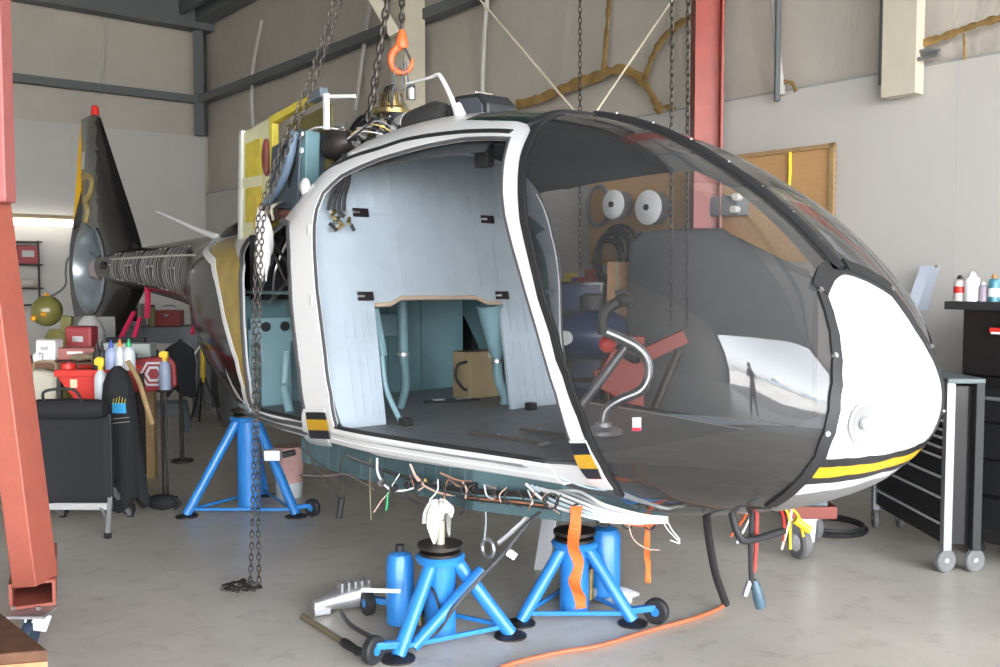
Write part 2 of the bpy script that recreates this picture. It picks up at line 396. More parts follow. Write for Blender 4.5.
# outlines of panels on that surface as (station, girth) pairs
REG = {
'ring': [[12.6511,1.252],[12.805,1.2994],[13.1381,1.4256],[12.9005,1.4723],[12.5332,1.5209],[12.2674,1.5742],[11.9686,1.643],[11.4898,1.6184],[11.0543,1.6397],[10.6399,1.6567],[10.0303,1.6698],[9.4324,1.6781],[9.1626,1.6835],[8.9345,1.6697],[8.7467,1.6221],[8.548,1.4777],[8.3623,1.3512],[8.1816,1.2309],[8.0418,1.1607],[7.8151,1.0486],[7.6343,1.0035],[7.4528,0.9385],[7.2928,0.8225],[7.2434,0.7336],[7.1854,0.6314],[7.2118,0.5125],[7.4182,0.4836],[8.183,0.4884],[9.0438,0.4907],[9.8873,0.4913],[10.8596,0.5004],[11.1112,0.5224],[11.9671,0.529],[12.8815,0.3175],[13.443,0.3749],[12.4535,0.7548],[12.4116,0.9092],[12.512,0.9703],[12.6706,1.0],[12.7977,1.1149],[13.0198,1.2438]],
'door_in': [[11.7017,1.392],[12.0186,1.3247],[12.0623,1.2521],[12.021,1.1862],[11.9039,1.0889],[11.8117,1.0126],[11.7219,0.9976],[11.6263,0.9665],[11.5277,0.8555],[11.5586,0.697],[11.6925,0.6247],[10.6483,0.6436],[9.6979,0.6111],[8.8744,0.5853],[7.9934,0.5877],[7.5565,0.6056],[7.5035,0.7229],[7.532,0.8133],[7.5756,0.8806],[7.6818,0.9506],[7.8243,1.0024],[8.0105,1.0541],[8.233,1.1451],[8.4344,1.2369],[8.5555,1.3066],[8.7359,1.4312],[8.9155,1.5579],[8.9311,1.5707],[9.6879,1.5544],[10.2249,1.5193],[10.6433,1.4835],[10.977,1.4598],[11.3257,1.429]],
'seal_path': [[11.7017,1.392],[12.0186,1.3247],[12.0623,1.2521],[12.021,1.1862],[11.9039,1.0889],[11.8117,1.0126],[11.7219,0.9976],[11.6263,0.9665],[11.5277,0.8555],[11.5586,0.697],[11.6925,0.6247],[10.6483,0.6436],[9.6979,0.6111],[8.8744,0.5853],[7.9934,0.5877],[7.5565,0.6056],[7.5035,0.7229],[7.532,0.8133],[7.5756,0.8806],[7.6818,0.9506],[7.8243,1.0024],[8.0105,1.0541],[8.233,1.1451],[8.4344,1.2369],[8.5555,1.3066],[8.7359,1.4312],[8.9155,1.5579],[8.9311,1.5707],[9.6879,1.5544],[10.2249,1.5193],[10.6433,1.4835],[10.977,1.4598],[11.3257,1.429]],
'groove_up': [[12.6038,1.5092],[11.9878,1.482],[11.4416,1.4996],[11.1276,1.5115],[10.7415,1.5457],[10.3516,1.565],[9.7714,1.5851],[9.0056,1.5992]],
'rp_foot': [[12.3494,0.7587],[11.6524,0.7887],[12.0697,0.4831],[13.4641,0.3285]],
'fp_foot': [[7.4987,0.7272],[7.242,0.7416],[7.1854,0.6314],[7.2094,0.5061],[7.4383,0.4956],[7.4908,0.5536],[7.5111,0.6111]],
'rear_open': [[13.0198,1.2438],[15.939,1.7539],[15.4095,1.5271],[14.9901,1.3714],[14.5642,1.1578],[14.4878,0.9994],[14.481,0.9864],[14.446,0.9505],[14.4229,0.8143],[14.6247,0.6128],[14.475,0.5871],[13.7323,0.6083],[12.7339,0.6325],[12.4964,0.6459],[12.3699,0.7579],[12.3723,0.9099],[12.4719,0.9705],[12.6301,1.0],[12.7565,1.1138]],
'rear_body': [[12.6511,1.252],[13.1964,1.3111],[14.1767,1.4473],[18.2571,1.9482],[18.5525,1.9472],[18.5627,1.6275],[17.0133,1.4709],[15.748,1.2024],[15.4225,1.0234],[15.2731,0.9951],[15.0305,0.9473],[14.7522,0.8716],[14.6709,0.7539],[15.0462,0.5155],[14.9893,0.4392],[14.3667,0.3915],[13.7501,0.3455],[13.443,0.3749],[12.4535,0.7548],[12.4116,0.9092],[12.512,0.9703],[12.6706,1.0],[12.7977,1.1149],[13.0198,1.2438]],
'gold_a': [[17.777,1.5427],[16.347,1.6276],[14.6405,1.1847],[14.524,0.9993],[14.5164,0.9859],[14.4818,0.9493],[14.4631,0.8403],[14.6129,0.6795],[14.5932,0.8059],[14.7275,0.8996],[15.0199,0.9661],[15.2682,0.999],[15.4312,1.0535],[15.748,1.2024]],
'strip': [[18.22,1.5754],[15.748,1.2024],[15.4312,1.0535],[15.2711,0.9974],[15.0247,0.9572],[14.7406,0.8842],[14.648,0.768],[14.8668,0.5676]],
'stripe_p1': [[12.3624,0.7408],[11.7137,0.7701],[11.6506,0.7345],[12.3851,0.6919]],
'front_post_lo': [[7.4957,0.7234],[7.2434,0.7336],[7.1854,0.6314],[7.2118,0.5125]],
'fp_black1': [[7.5007,0.7191],[7.2356,0.734],[7.2231,0.689],[7.4962,0.6708]],
'fp_yellow': [[7.4962,0.6708],[7.2231,0.689],[7.2098,0.6251],[7.5073,0.6088]],
'fp_black2': [[7.5073,0.6088],[7.2098,0.6251],[7.2389,0.5709],[7.4849,0.5569]],
'rp_black1': [[12.2811,0.7441],[11.6453,0.7711],[11.6404,0.7322],[12.3341,0.6977]],
'rp_yellow': [[12.3341,0.6977],[11.6404,0.7322],[11.7142,0.6577],[12.4848,0.6137]],
'rp_black2': [[12.4848,0.6137],[11.7142,0.6577],[11.8198,0.5831],[12.7436,0.5159]],
'cap_edge': [[4.5266,2.0],[4.4877,1.9907],[4.2101,1.9117],[3.9931,1.8347],[3.653,1.7797],[3.2227,1.6836],[2.7977,1.5218],[2.469,1.3084],[2.3618,1.0564],[2.5221,0.8685],[2.9778,0.6528],[3.5698,0.518],[4.2176,0.4076],[5.027,0.285],[5.794,0.0]],
'glass_left': [[9.2043,2.0],[9.0685,1.8659],[8.929,1.759],[8.8419,1.6786],[8.6906,1.595],[8.548,1.4777],[8.3623,1.3512],[8.1816,1.2309],[8.0418,1.1607],[7.8151,1.0486],[7.6343,1.0035],[7.4528,0.9385],[7.2928,0.8225],[7.2434,0.7336],[7.1854,0.6314],[7.2118,0.5125],[7.2807,0.4426],[7.7226,0.0]],
'center': [[9.2043,2.0],[9.0117,2.0],[8.2879,2.0],[7.491,2.0],[6.9955,2.0],[6.4694,2.0],[6.0726,2.0],[5.6917,2.0],[4.9251,2.0],[4.5266,2.0]],
'sk_edge': [[9.7877,2.0],[10.3926,2.0],[10.0849,1.6968],[9.4324,1.6781],[9.1626,1.6835],[8.9345,1.6697],[8.8928,1.6841],[8.929,1.759],[9.0685,1.8659],[9.2043,2.0]],
'st1': [[2.9762,0.625],[2.4759,0.5144],[2.0511,0.3128],[1.9137,0.0]],
'st2': [[3.2339,0.5598],[2.8063,0.4659],[2.4647,0.3216],[2.2133,0.0]],
'st3': [[3.6101,0.4989],[2.9232,0.3133],[2.7132,0.1313],[2.6451,0.0]],
'st4': [[3.9195,0.4596],[3.5366,0.38],[3.1552,0.2415],[2.8713,0.0]],
'st5': [[4.4362,0.3793],[3.7276,0.2701],[3.4811,0.1295],[3.2405,0.0]],
'light': [[1.5101,0.9275]],
'post_mid': [[12.1146,1.174],[11.9143,1.0034],[11.712,0.9504],[11.6615,0.6897]],
'sticker': [[6.4498,0.8553],[6.3028,0.8611],[6.3372,0.8124],[6.4849,0.8071]],
}
OX, OY = 0.96, 4.70; UX, UY = 0.656, -0.755; _h = math.hypot(UX, UY); UX /= _h; UY /= _h
# ------------------------------------------------------------------ helicopter
HELI = thing('helicopter', 'black and white helicopter with door removed and big clear bubble nose, raised on blue jacks',
             'helicopter', (OX, OY, 0), math.atan2(UY, UX))

def inpoly(x, y, P):
    c = False; n = len(P); j = n - 1
    for i in range(n):
        if (P[i][1] > y) != (P[j][1] > y) and x < (P[j][0]-P[i][0]) * (y-P[i][1]) / (P[j][1]-P[i][1]) + P[i][0]: c = not c
        j = i
    return c
def dens(P, closed=True, dv=.22, dt=.06):
    out = []; n = len(P)
    for i in range(n if closed else n - 1):
        a, b = P[i], P[(i+1) % n]
        k = max(1, int(max(abs(a[0]-b[0]) / dv, abs(a[1]-b[1]) / dt)))
        out += [(a[0]+(b[0]-a[0])*j/k, a[1]+(b[1]-a[1])*j/k) for j in range(k)]
    if not closed: out.append(P[-1])
    return out
def snrm(v, t):
    e = 1e-3
    a = Vector(S(min(v+e, NS), t)) - Vector(S(max(v-e, 0), t))
    t2 = min(max(t, -1.998), 1.998) ; b = Vector(S(v, t2+e)) - Vector(S(v, t2-e))
    n = a.cross(b)
    if n.length < 1e-12: return Vector((1,0,0))
    n.normalize(); p = Vector(S(v, t)); zc = station(v)[2]; x0 = station(min(v+.7, NS))[0]
    if n.dot(p - Vector((x0, 0, zc))) < 0: n = -n
    return n
def patch_data(poly, holes=(), off=0.0, dv=.22, dt=.06, want_n=False):
    P = dens(poly, True, dv, dt); vs = [Vector((a, b*4)) for a, b in P]; ed = [(i, (i+1) % len(P)) for i in range(len(P))]
    HH = []
    for h in holes:
        Q = dens(h, True, dv, dt); o = len(vs); vs += [Vector((a, b*4)) for a, b in Q]; ed += [(o+i, o+(i+1) % len(Q)) for i in range(len(Q))]; HH.append(Q)
    v0, v1 = min(a for a, b in P), max(a for a, b in P); t0, t1 = min(b for a, b in P), max(b for a, b in P)
    nv, nt_ = max(2, int((v1-v0)/dv)), max(2, int((t1-t0)/dt))
    for i in range(1, nv):
        for j in range(1, nt_):
            a = v0 + (v1-v0)*i/nv; b = t0 + (t1-t0)*j/nt_
            if inpoly(a, b, P) and not any(inpoly(a, b, h) for h in HH): vs.append(Vector((a + 1e-4*(j % 3), b*4)))
    r = delaunay_2d_cdt(vs, ed, [], 0, 1e-5)
    pv, pf = r[0], r[2]; F = []
    for f in pf:
        a = sum(pv[i][0] for i in f)/len(f); b = sum(pv[i][1] for i in f)/len(f)/4
        if inpoly(a, b, P) and not any(inpoly(a, b, h) for h in HH): F.append(tuple(f))
    V = []; NN = []
    for p in pv:
        v, t = p[0], min(max(p[1]/4, 0), 2)
        q = Vector(S(v, t)); n = snrm(v, t)
        if off: q = q + n * off
        V.append(q); NN.append(n)
    if want_n: return V, F, NN
    return V, F
def surf_obj(name, polys, m, side='s', off=0.0, thick=0.0, inner=None, parent=None, dv=.22, dt=.06):
    """side: s starboard, p port, b both. polys: list of (poly, holes). Shell with its own thickness and true surface normals."""
    vs, fs, nr, mi = [], [], [], []
    for poly, holes in polys:
        V, F, N = patch_data(poly, holes, off, dv, dt, True)
        for sg in ((1,) if side == 's' else (-1,) if side == 'p' else (1, -1)):
            P = [Vector((v.x, v.y*sg, v.z)) for v in V]; Q = [Vector((n.x, n.y*sg, n.z)) for n in N]
            FF = [tuple(f) for f in F]
            f0 = FF[len(FF)//2]; gn = (P[f0[1]]-P[f0[0]]).cross(P[f0[2]]-P[f0[0]])
            o = len(vs); vs += P; nr += Q
            out = []
            for f in FF:
                g = (P[f[1]]-P[f[0]]).cross(P[f[2]]-P[f[0]])
                f = f if g.dot(Q[f[0]]+Q[f[1]]+Q[f[2]]) > 0 else tuple(reversed(f))
                out.append(f); fs.append(tuple(o+i for i in f)); mi.append(0)
            if thick:
                o2 = len(vs); vs += [p - n*thick for p, n in zip(P, Q)]; nr += [-n for n in Q]
                cnt = {}
                for f in out:
                    fs.append(tuple(o2+i for i in reversed(f))); mi.append(1 if inner else 0)
                    for i in range(len(f)):
                        e = (f[i], f[(i+1) % len(f)]); k = (min(e), max(e)); cnt[k] = None if k in cnt else e
                for k, e in cnt.items():
                    if not e: continue
                    a, b = e; r = (P[b]-P[a]).cross(Q[a])
                    if r.length < 1e-9: continue
                    r.normalize(); o3 = len(vs); vs += [P[a], P[b], P[b]-Q[b]*thick, P[a]-Q[a]*thick]; nr += [r]*4
                    fs.append((o3+1, o3, o3+3, o3+2)); mi.append(0)
    me = bpy.data.meshes.new(name); me.from_pydata([tuple(v) for v in vs], [], fs)
    me.materials.append(m)
    if inner: me.materials.append(inner); me.polygons.foreach_set('material_index', mi)
    me.polygons.foreach_set('use_smooth', [True]*len(me.polygons))
    me.normals_split_custom_set_from_vertices([tuple(n) for n in nr])
    o = bpy.data.objects.new(name, me); C.objects.link(o); o.parent = parent or HELI
    return o
def surf_line(P, off, n=None, dv=.15, dt=.04):
    return [Vector(S(v, t)) + snrm(v, t) * off for v, t in dens(P, False, dv, dt)]
def ribbon(name, P, wd, hgt, m, off=0.0, parent=None, mirror=False, closed=False, side='s'):
    """flat strip lying on the surface along a path, width wd, standing hgt proud"""
    pts = dens(P + ([P[0]] if closed else []), False, .12, .03); mb = MB(); vs = []; n = len(pts)
    W = [Vector(S(v, t)) for v, t in pts]; N = [snrm(v, t) for v, t in pts]
    for i in range(n):
        d = (W[min(i+1, n-1)] - W[max(i-1, 0)])
        if d.length < 1e-9: d = Vector((1,0,0))
        s = d.normalized().cross(N[i]).normalized()
        for a, h in ((-.5, off), (-.5, off+hgt), (.5, off+hgt), (.5, off)): vs.append(W[i] + s*(a*wd) + N[i]*h)
    fs = []
    for i in range(n-1):
        for k in range(4): fs.append((i*4+k, i*4+(k+1) % 4, i*4+4+(k+1) % 4, i*4+4+k))
    fs += [(0,1,2,3), (4*n-4, 4*n-1, 4*n-2, 4*n-3)]
    if side in 'sb': mb.add(vs, fs)
    if side in 'pb': mb.add([Vector((v.x, -v.y, v.z)) for v in vs], [tuple(reversed(f)) for f in fs])
    return mb.build(name, m, parent or HELI, smooth=True)
G = REG
def lab(o, s): o['label'] = s; return o

# --- nose cap, welded both sides
ce = G['cap_edge']
cap_poly = [(0.0, 2.0)] + [(ce[0][0], 2.0)] + ce[1:-1] + [(ce[-1][0], 0.0), (0.0, 0.0)]
cap = surf_obj('nose_cap', [(cap_poly, [])], white, 'b', 0, .012, dv=.12, dt=.05)
def band(a, b):   # between two stripe lines (left to centreline)
    return [*G[a], *reversed(G[b])]
def follow(a, b): return band(a, b)
surf_obj('nose_stripe', [(band('st1','st2'), [])], mat('black_stripe_paint', (.02,.02,.022), .3), 'b', .003, dv=.12, dt=.03, parent=cap)
surf_obj('nose_stripe', [(band('st2','st3'), [])], yellowp, 'b', .003, dv=.12, dt=.03, parent=cap)
surf_obj('nose_stripe', [(band('st3','st4'), [])], MATS['black_stripe_paint'], 'b', .003, dv=.12, dt=.03, parent=cap)
belly = [*G['st5'], (G['cap_edge'][-1][0], 0.0), G['cap_edge'][-1], G['cap_edge'][-2]]
surf_obj('nose_belly', [(belly, [])], mat('grey_belly_paint', (.22,.22,.22), .45), 'b', .003, dv=.12, dt=.03, parent=cap)
# --- bubble
gl = G['glass_left']
gpoly = list(gl[:-1]) + [(gl[-1][0], 0.0)] + [(ce[-1][0], 0.0)] + list(reversed(ce[1:-1])) + [(ce[0][0], 2.0)]
surf_obj('windshield', [(gpoly, [])], bglass, 's', 0.0, 0.0, dv=.14, dt=.04)
_pf = [(9.15,1.68),(8.75,1.64),(8.1,1.55),(7.45,1.42),(6.85,1.28),(6.48,1.12),(6.38,.95),(6.42,.75),(6.8,.52),(7.25,.43),(7.3,.2)]
gpp = [(9.28,2.0),(9.25,1.88)] + _pf + [(7.3,0.0), (ce[-1][0], 0.0)] + list(reversed(ce[1:-1])) + [(ce[0][0], 2.0)]
surf_obj('windshield', [(gpp, [])], bglass, 'p', 0.0, 0.0, dv=.14, dt=.04)
cl = [(v, 2.0) for v, t in G['center']] + [(ce[0][0], 2.0)]
mb = MB()
L0 = [Vector(S(v, 2.0)) + Vector((0,0,.006)) for v, t in dens(cl, False, .1)]
mb.tube(L0, .022, 8); mb.tube([p - Vector((0,0,.03)) for p in L0], .014, 8)
mb.build('centre_post', blackm, HELI, smooth=True)
# nose-side black frame
frm = MB()
for s_ in 'sp': ribbon('windshield_edge', ce[:-1], .05, .012, blackm, -.002, side=s_)
for s_ in 'sp': ribbon('windshield_corner', [(ce[0][0]+.12, 1.985), (ce[1][0]+.12, ce[1][1]), (ce[2][0]+.12, ce[2][1]), (ce[3][0]+.10, ce[3][1])], .075, .014, blackm, 0.002, side=s_)
ribbon('windshield_edge', [(p[0]-.035, p[1]) for p in gl[1:-1]], .035, .018, blackm, -.010, side='s')
ribbon('windshield_edge', [(p[0]-.02, p[1]) for p in _pf], .022, .018, seal, -.010, side='p')
# screws on the nose edge
for v, t in ((ce[3][0]+.08, ce[3][1]), (ce[9][0]+.1, ce[9][1]), (ce[6][0]+.1, ce[6][1])):
    for sg in (1, -1):
        p = Vector(S(v, t*sg)); n = snrm(v, t*sg); MB().cyl(p + n*.004, p + n*.02, .011, n=10).build('screw', steel, HELI, smooth=True)
for k in range(1, 8):
    v = 4.5 + k*.62; p = Vector(S(v, 2.0)); MB().cyl(p + Vector((0,.0,.02)), p + Vector((0,0,.032)), .006, n=8).build('screw', steel, HELI, smooth=True)
# landing light
v, t = G['light'][0]; p = Vector(S(v, t)); n = snrm(v, t); n2 = (n*.55 + Vector((.83, -.1, .0))*.5).normalized()
mb = MB(); mb.lathe([(.080,-.004),(.086,.010),(.078,.014),(.066,.008),(.064,-.004)], p, n, 28, close=True)
lt = mb.build('landing_light', mat('light_ring_grey', (.30,.30,.30), .4), HELI, smooth=True)
mb = MB().lathe([(.0,.003),(.03,.004),(.066,.008),(.066,.001),(0,.001)], p, n, 24); mb.build('reflector', mat('light_reflector', (.42,.42,.42), .25, .6), lt, smooth=True)
MB().lathe([(.0,.022),(.022,.020),(.026,.008),(0,.008)], p, n, 16).build('bulb', mat('bulb_grey', (.35,.35,.36), .3), lt, smooth=True)

# --- door frame ring, starboard; mirrored to port
ring = surf_obj('door_frame', [(G['ring'], [G['door_in']])], white, 's', .004, .03, inner=seal, dv=.14, dt=.03)
port_open = [(12.5,1.47),(11.85,1.44),(10.65,1.45),(9.35,1.505),(8.95,1.525),(8.62,1.48),(8.32,1.43),(8.05,1.37),(7.45,1.23),(6.93,1.115),(6.78,.99),(6.72,.85),(6.9,.70),(7.3,.62),(11.38,.62),(11.73,.68),(12.1,.85),(12.3,.975),(12.5,1.21)]
port_front = [(9.15,1.68),(8.75,1.64),(8.1,1.55),(7.45,1.42),(6.85,1.28),(6.48,1.12),(6.38,.95),(6.42,.75),(6.8,.52),(7.25,.43)]
port_ring = G['ring'][:13] + port_front + G['ring'][26:]
ringp = surf_obj('door_frame', [(port_ring, [port_open])], white, 'p', .004, .03, inner=paleblue, dv=.14, dt=.03)
for rr, s_ in ((ring, 's'), (ringp, 'p')):
    ribbon('door_seal', G['door_in'] if s_ == 's' else port_open, .035 if s_ == 's' else .014, .012, seal, -.012, parent=rr, closed=True, side=s_)
    ribbon('slide_rail_groove', G['groove_up'], .032, .006, blackm, .003, parent=rr, side=s_)
for k, m_ in (('fp_black1', 'b'), ('fp_yellow', 'y'), ('fp_black2', 'b'), ('rp_black1', 'b'), ('rp_yellow', 'y'), ('rp_black2', 'b')):
    surf_obj('warning_stripe', [(G[k], [])], MATS['black_stripe_paint'] if m_ == 'b' else yellowp, 's', .019, .0, dv=.1, dt=.02, parent=ring)
for k in ('rp_foot', 'fp_foot'): surf_obj('post_foot', [(G[k], [])], white, 's', .016, .006, dv=.1, dt=.02, parent=ring)
# latch plates on the posts
for v, t in G['post_mid'][:2]:
    p = Vector(S(v, t)); n = snrm(v, t); MB().bar(p + Vector((0,0,-.03)), p + Vector((0,0,.03)), .03, .022).build('latch_plate', greyw, ring, bevel=.003)

# --- roof: white skin aft of the skylight, green tinted skylight ahead
ro = [p for p in G['ring'][:0]]
rtop = [G['ring'][i] for i in range(3, 17)]
sk = G['sk_edge']
roof_poly = [(13.0, 2.0), (12.9, 1.5)] + rtop[0:1] + rtop[1:9] + [sk[2], sk[1]]
surf_obj('roof_skin', [(roof_poly, [])], white, 'b', .0, .02, inner=paleblue, dv=.16, dt=.05)
surf_obj('roof_window', [([sk[0], sk[1], sk[2]] + sk[3:], [])], gglass, 'b', .0, .0, dv=.14, dt=.05)
ribbon('windshield_top_edge', [sk[5], sk[6], sk[7], sk[8], (sk[9][0], 2.0)], .05, .014, blackm, 0.0, side='b')
# cabin ceiling lining
V_ = []
# --- sill lips
def hw(x, z):
    lo, hi = 0.0, float(NS)
    for _ in range(40):
        m_ = (lo + hi)/2
        if station(m_)[0] > x: lo = m_
        else: hi = m_
    X, w_, zc, zt, zb, n1, n2 = station(lo)
    if z >= zc: h, nn = zt - zc, n1
    else: h, nn = zc - zb, n2
    r = min(abs(z - zc)/h, 1.0)
    return max(w_ * (1 - r**nn)**(1/nn), 0.0)
def sill_line(z, x0, x1, off, n=30):
    return [Vector((x0 + (x1-x0)*i/n, -(hw(x0 + (x1-x0)*i/n, z) + off), z)) for i in range(n+1)]
for sg, s_ in ((1, 's'), (-1, 'p')):
    fl = lambda P: [Vector((p.x, p.y*sg, p.z)) for p in P]
    mb = MB(); zz = [(.865, .002), (.845, .008), (.80, .008), (.795, .014), (.765, .018), (.755, .008), (.755, -.05), (.865, -.05)]
    xs = [-3.15 + i*(2.94)/40 for i in range(41)]
    vs = []
    for x in xs:
        for z, o_ in zz: vs.append((x, -sg*(hw(x, z) + o_), z))
    k = len(zz); fs = []
    for i in range(40):
        for j in range(k): fs.append((i*k+j, i*k+(j+1) % k, (i+1)*k+(j+1) % k, (i+1)*k+j))
    fs += [tuple(range(k)), tuple(range(40*k, 41*k))]
    mb.add(vs, fs); sl = mb.build('door_sill', white, HELI, smooth=False)
    MB().tube(fl(sill_line(.875, -3.0, -.23, -.01)), .012, 8).build('sill_seal', blackm, sl, smooth=True)
    MB().tube(fl(sill_line(.792, -3.1, -2.1, .018)), .014, 6).build('sill_seal', seal, sl, smooth=True)

# --- aft hull with the rear opening
st_ = G['strip']
lowt = [(v, t) for v, t in [(15.2, .62), (14.2, .50), (13.2, .46), (12.55, .46)]]
ph = G['ring'][-1]
aft = [(12.72, 2.0)] + [(12.72, 1.6), G['ring'][1], G['ring'][0]] + [G['ring'][-2], (12.35, .8), (12.3, .55)] + list(reversed(lowt)) + [(15.3, .8), st_[-1]] + list(reversed(st_[:-1])) + [(18.35, 2.0)]
hull = surf_obj('aft_hull', [(aft, [G['rear_open']])], greyw, 's', .0, .02, inner=teal, dv=.2, dt=.04)
surf_obj('aft_hull', [(aft, [])], greyw, 'p', .0, .02, inner=teal, dv=.2, dt=.05)
ribbon('opening_seal', G['rear_open'], .03, .012, seal, 0.0, parent=hull, closed=True)
surf_obj('primer_panel', [(G['gold_a'][1:8] + list(reversed(st_[1:])) + [(17.6,1.60)], [])], gold, 's', .004, 0, parent=hull, dv=.15, dt=.03)
surf_obj('engine_deck', [([(12.9, 1.66), (12.9, 2.0), (18.2, 2.0), (18.0, 1.68), (16.4, 1.72), (15.5, 1.74), (14, 1.68)], [])], teal, 'b', .006, 0, parent=hull, dv=.2, dt=.04)
ribbon('white_hull_stripe', st_, .055, .004, white, .003, parent=hull)
tail = [(18.35, 2.0)] + st_ + [(15.3, .8), (15.2, .62), (15.1, .3), (15.0, 0.0), (NS-.001, 0.0), (NS-.001, 2.0)]
tl = surf_obj('tail_boom', [(tail, [])], blackp, 'b', .0, .01, dv=.25, dt=.06)

# ---- tail group
t0 = MB()
cx_, cz_ = -8.38, 1.82
outl = [(-9.02,3.50),(-8.98,3.58),(-8.53,3.58),(-8.40,3.54),(-8.33,3.46),(-7.92,2.86),(-7.56,2.40),(-7.34,2.12),(-7.20,2.03),(-7.20,1.63),(-7.35,1.55),(-7.55,1.40),(-7.87,1.22),(-8.3,1.04),(-8.62,1.0),(-8.80,1.08),(-8.95,1.28),(-9.06,1.52),(-9.10,1.82),(-9.06,2.10),(-8.92,2.34)]
hole = [(cx_ + .50*math.cos(2*PI*i/40), cz_ + .50*math.sin(2*PI*i/40)) for i in range(40)]
def fin_half(x, z):       # half thickness
    dl = min(abs(x + 9.1), 1.2); base = .15 if z < 2.35 else .15 - (z-2.35)*.075
    le = -7.25 - max(0, (z - 2.05))*.74 if z > 1.85 else -7.2 - max(0, 1.6 - z)*1.4
    f = min(max((le - x)/.45, 0), 1); bk = min(max((x + 9.1)/.5, .12), 1)
    return max(base * math.sqrt(max(f, .0)) * (bk if z > 2.35 else 1), .006)
vs2 = [Vector(p) for p in outl]; e2 = [(i, (i+1) % len(outl)) for i in range(len(outl))]; o_ = len(vs2)
vs2 += [Vector(p) for p in hole]; e2 += [(o_+i, o_+(i+1) % 40) for i in range(40)]
for i in range(1, 24):
    for j in range(1, 34):
        a, b = -9.12 + i*.085, 1.0 + j*.08
        if inpoly(a, b, outl) and (a-cx_)**2 + (b-cz_)**2 > .53**2: vs2.append(Vector((a, b)))
r_ = delaunay_2d_cdt(vs2, e2, [], 0, 1e-5); FF = []
for f in r_[2]:
    a = sum(r_[0][i][0] for i in f)/len(f); b = sum(r_[0][i][1] for i in f)/len(f)
    if inpoly(a, b, outl) and (a-cx_)**2 + (b-cz_)**2 > .2495: FF.append(tuple(f))
n_ = len(r_[0])
mb = MB()
vv = [(p[0], -fin_half(p[0], p[1]), p[1]) for p in r_[0]] + [(p[0], fin_half(p[0], p[1]), p[1]) for p in r_[0]]
mb.add(vv, FF + [tuple(reversed([i + n_ for i in f])) for f in FF])
# rim between the faces
bnd = {}
for f in FF:
    for i in range(len(f)):
        e = (f[i], f[(i+1) % len(f)]); k = tuple(sorted(e)); bnd[k] = None if k in bnd else e
mb.add([], [])
for k, e in bnd.items():
    if e: mb.f.append((e[1], e[0], e[0]+n_, e[1]+n_)); mb.mi.append(0)
fin_m = mat('dark_grey_fin_paint', (.060,.060,.058), .3, coat=.6)
fo = mb.build('tail_fin', [blackp, fin_m, yellowp], HELI, smooth=True)
for p in fo.data.polygons:
    c = p.center; split = -8.05 - (c.z - 2.3)*.30
    if c.z > 2.3 and c.x < split: p.material_index = 1
    if c.z > 2.42 and c.x < -8.965 + (3.5 - c.z)*.05 : p.material_index = 2
# fin markings
lf = lab(MB().bar((-8.62,-.075,3.18), (-8.62,-.088,2.98), .30, .004).build('fin_decal', mat('white_decal', (.6,.6,.62), .5), fo), 'white lettered decal')
mb = MB(); pth = [(-8.62,2.86),(-8.45,2.88),(-8.30,2.80),(-8.36,2.66),(-8.5,2.6),(-8.40,2.48),(-8.45,2.36)]
mb.tube([(x, -fin_half(x, z)-.004, z) for x, z in pth], .035, 6, smooth=5); mb.build('fin_emblem', mat('gold_emblem', (.33,.25,.09), .4), fo)
MB().lathe([(.0,.0),(.045,0),(.045,.05),(.035,.10),(.0,.12)], (-8.52,0,3.58)).build('beacon', mat('red_beacon', (.7,.03,.02), .3), fo, smooth=True)
# fan
ring_ = MB(); ring_.lathe([(.49,-.15),(.505,-.175),(.515,-.16),(.50,-.12),(.49,.12),(.50,.16),(.48,.16),(.475,-.12)], (cx_,0,cz_), (0,1,0), 40, close=True)
ring_.build('fan_duct', mat('silver_duct', (.40,.44,.46), .25, .5), HELI, smooth=True)
fd = MB().lathe([(.49,.1),(.49,.115),(.0,.115),(.0,.1)], (cx_,0,cz_), (0,1,0), 32).build('fan_stator', mat('blue_grey_duct', (.20,.25,.28), .55, .1), HELI, smooth=True)
hb = MB(); hb.lathe([(.0,-.14),(.08,-.13),(.12,-.08),(.13,.0),(.12,.1)], (cx_,0,cz_), (0,1,0), 24); hb.build('fan_hub', mat('hub_pinkish', (.42,.36,.35), .4), HELI, smooth=True)
for k in range(10):
    a = 2*PI*k/10 + .2; d = Vector((math.cos(a), 0, math.sin(a))); c_ = Vector((cx_, .02, cz_))
    MB().bar(c_ + d*.12, c_ + d*.47, .075, .014, .5).build('fan_blade', mat('fan_blade_grey', (.22,.25,.28), .35), HELI, bevel=.004)
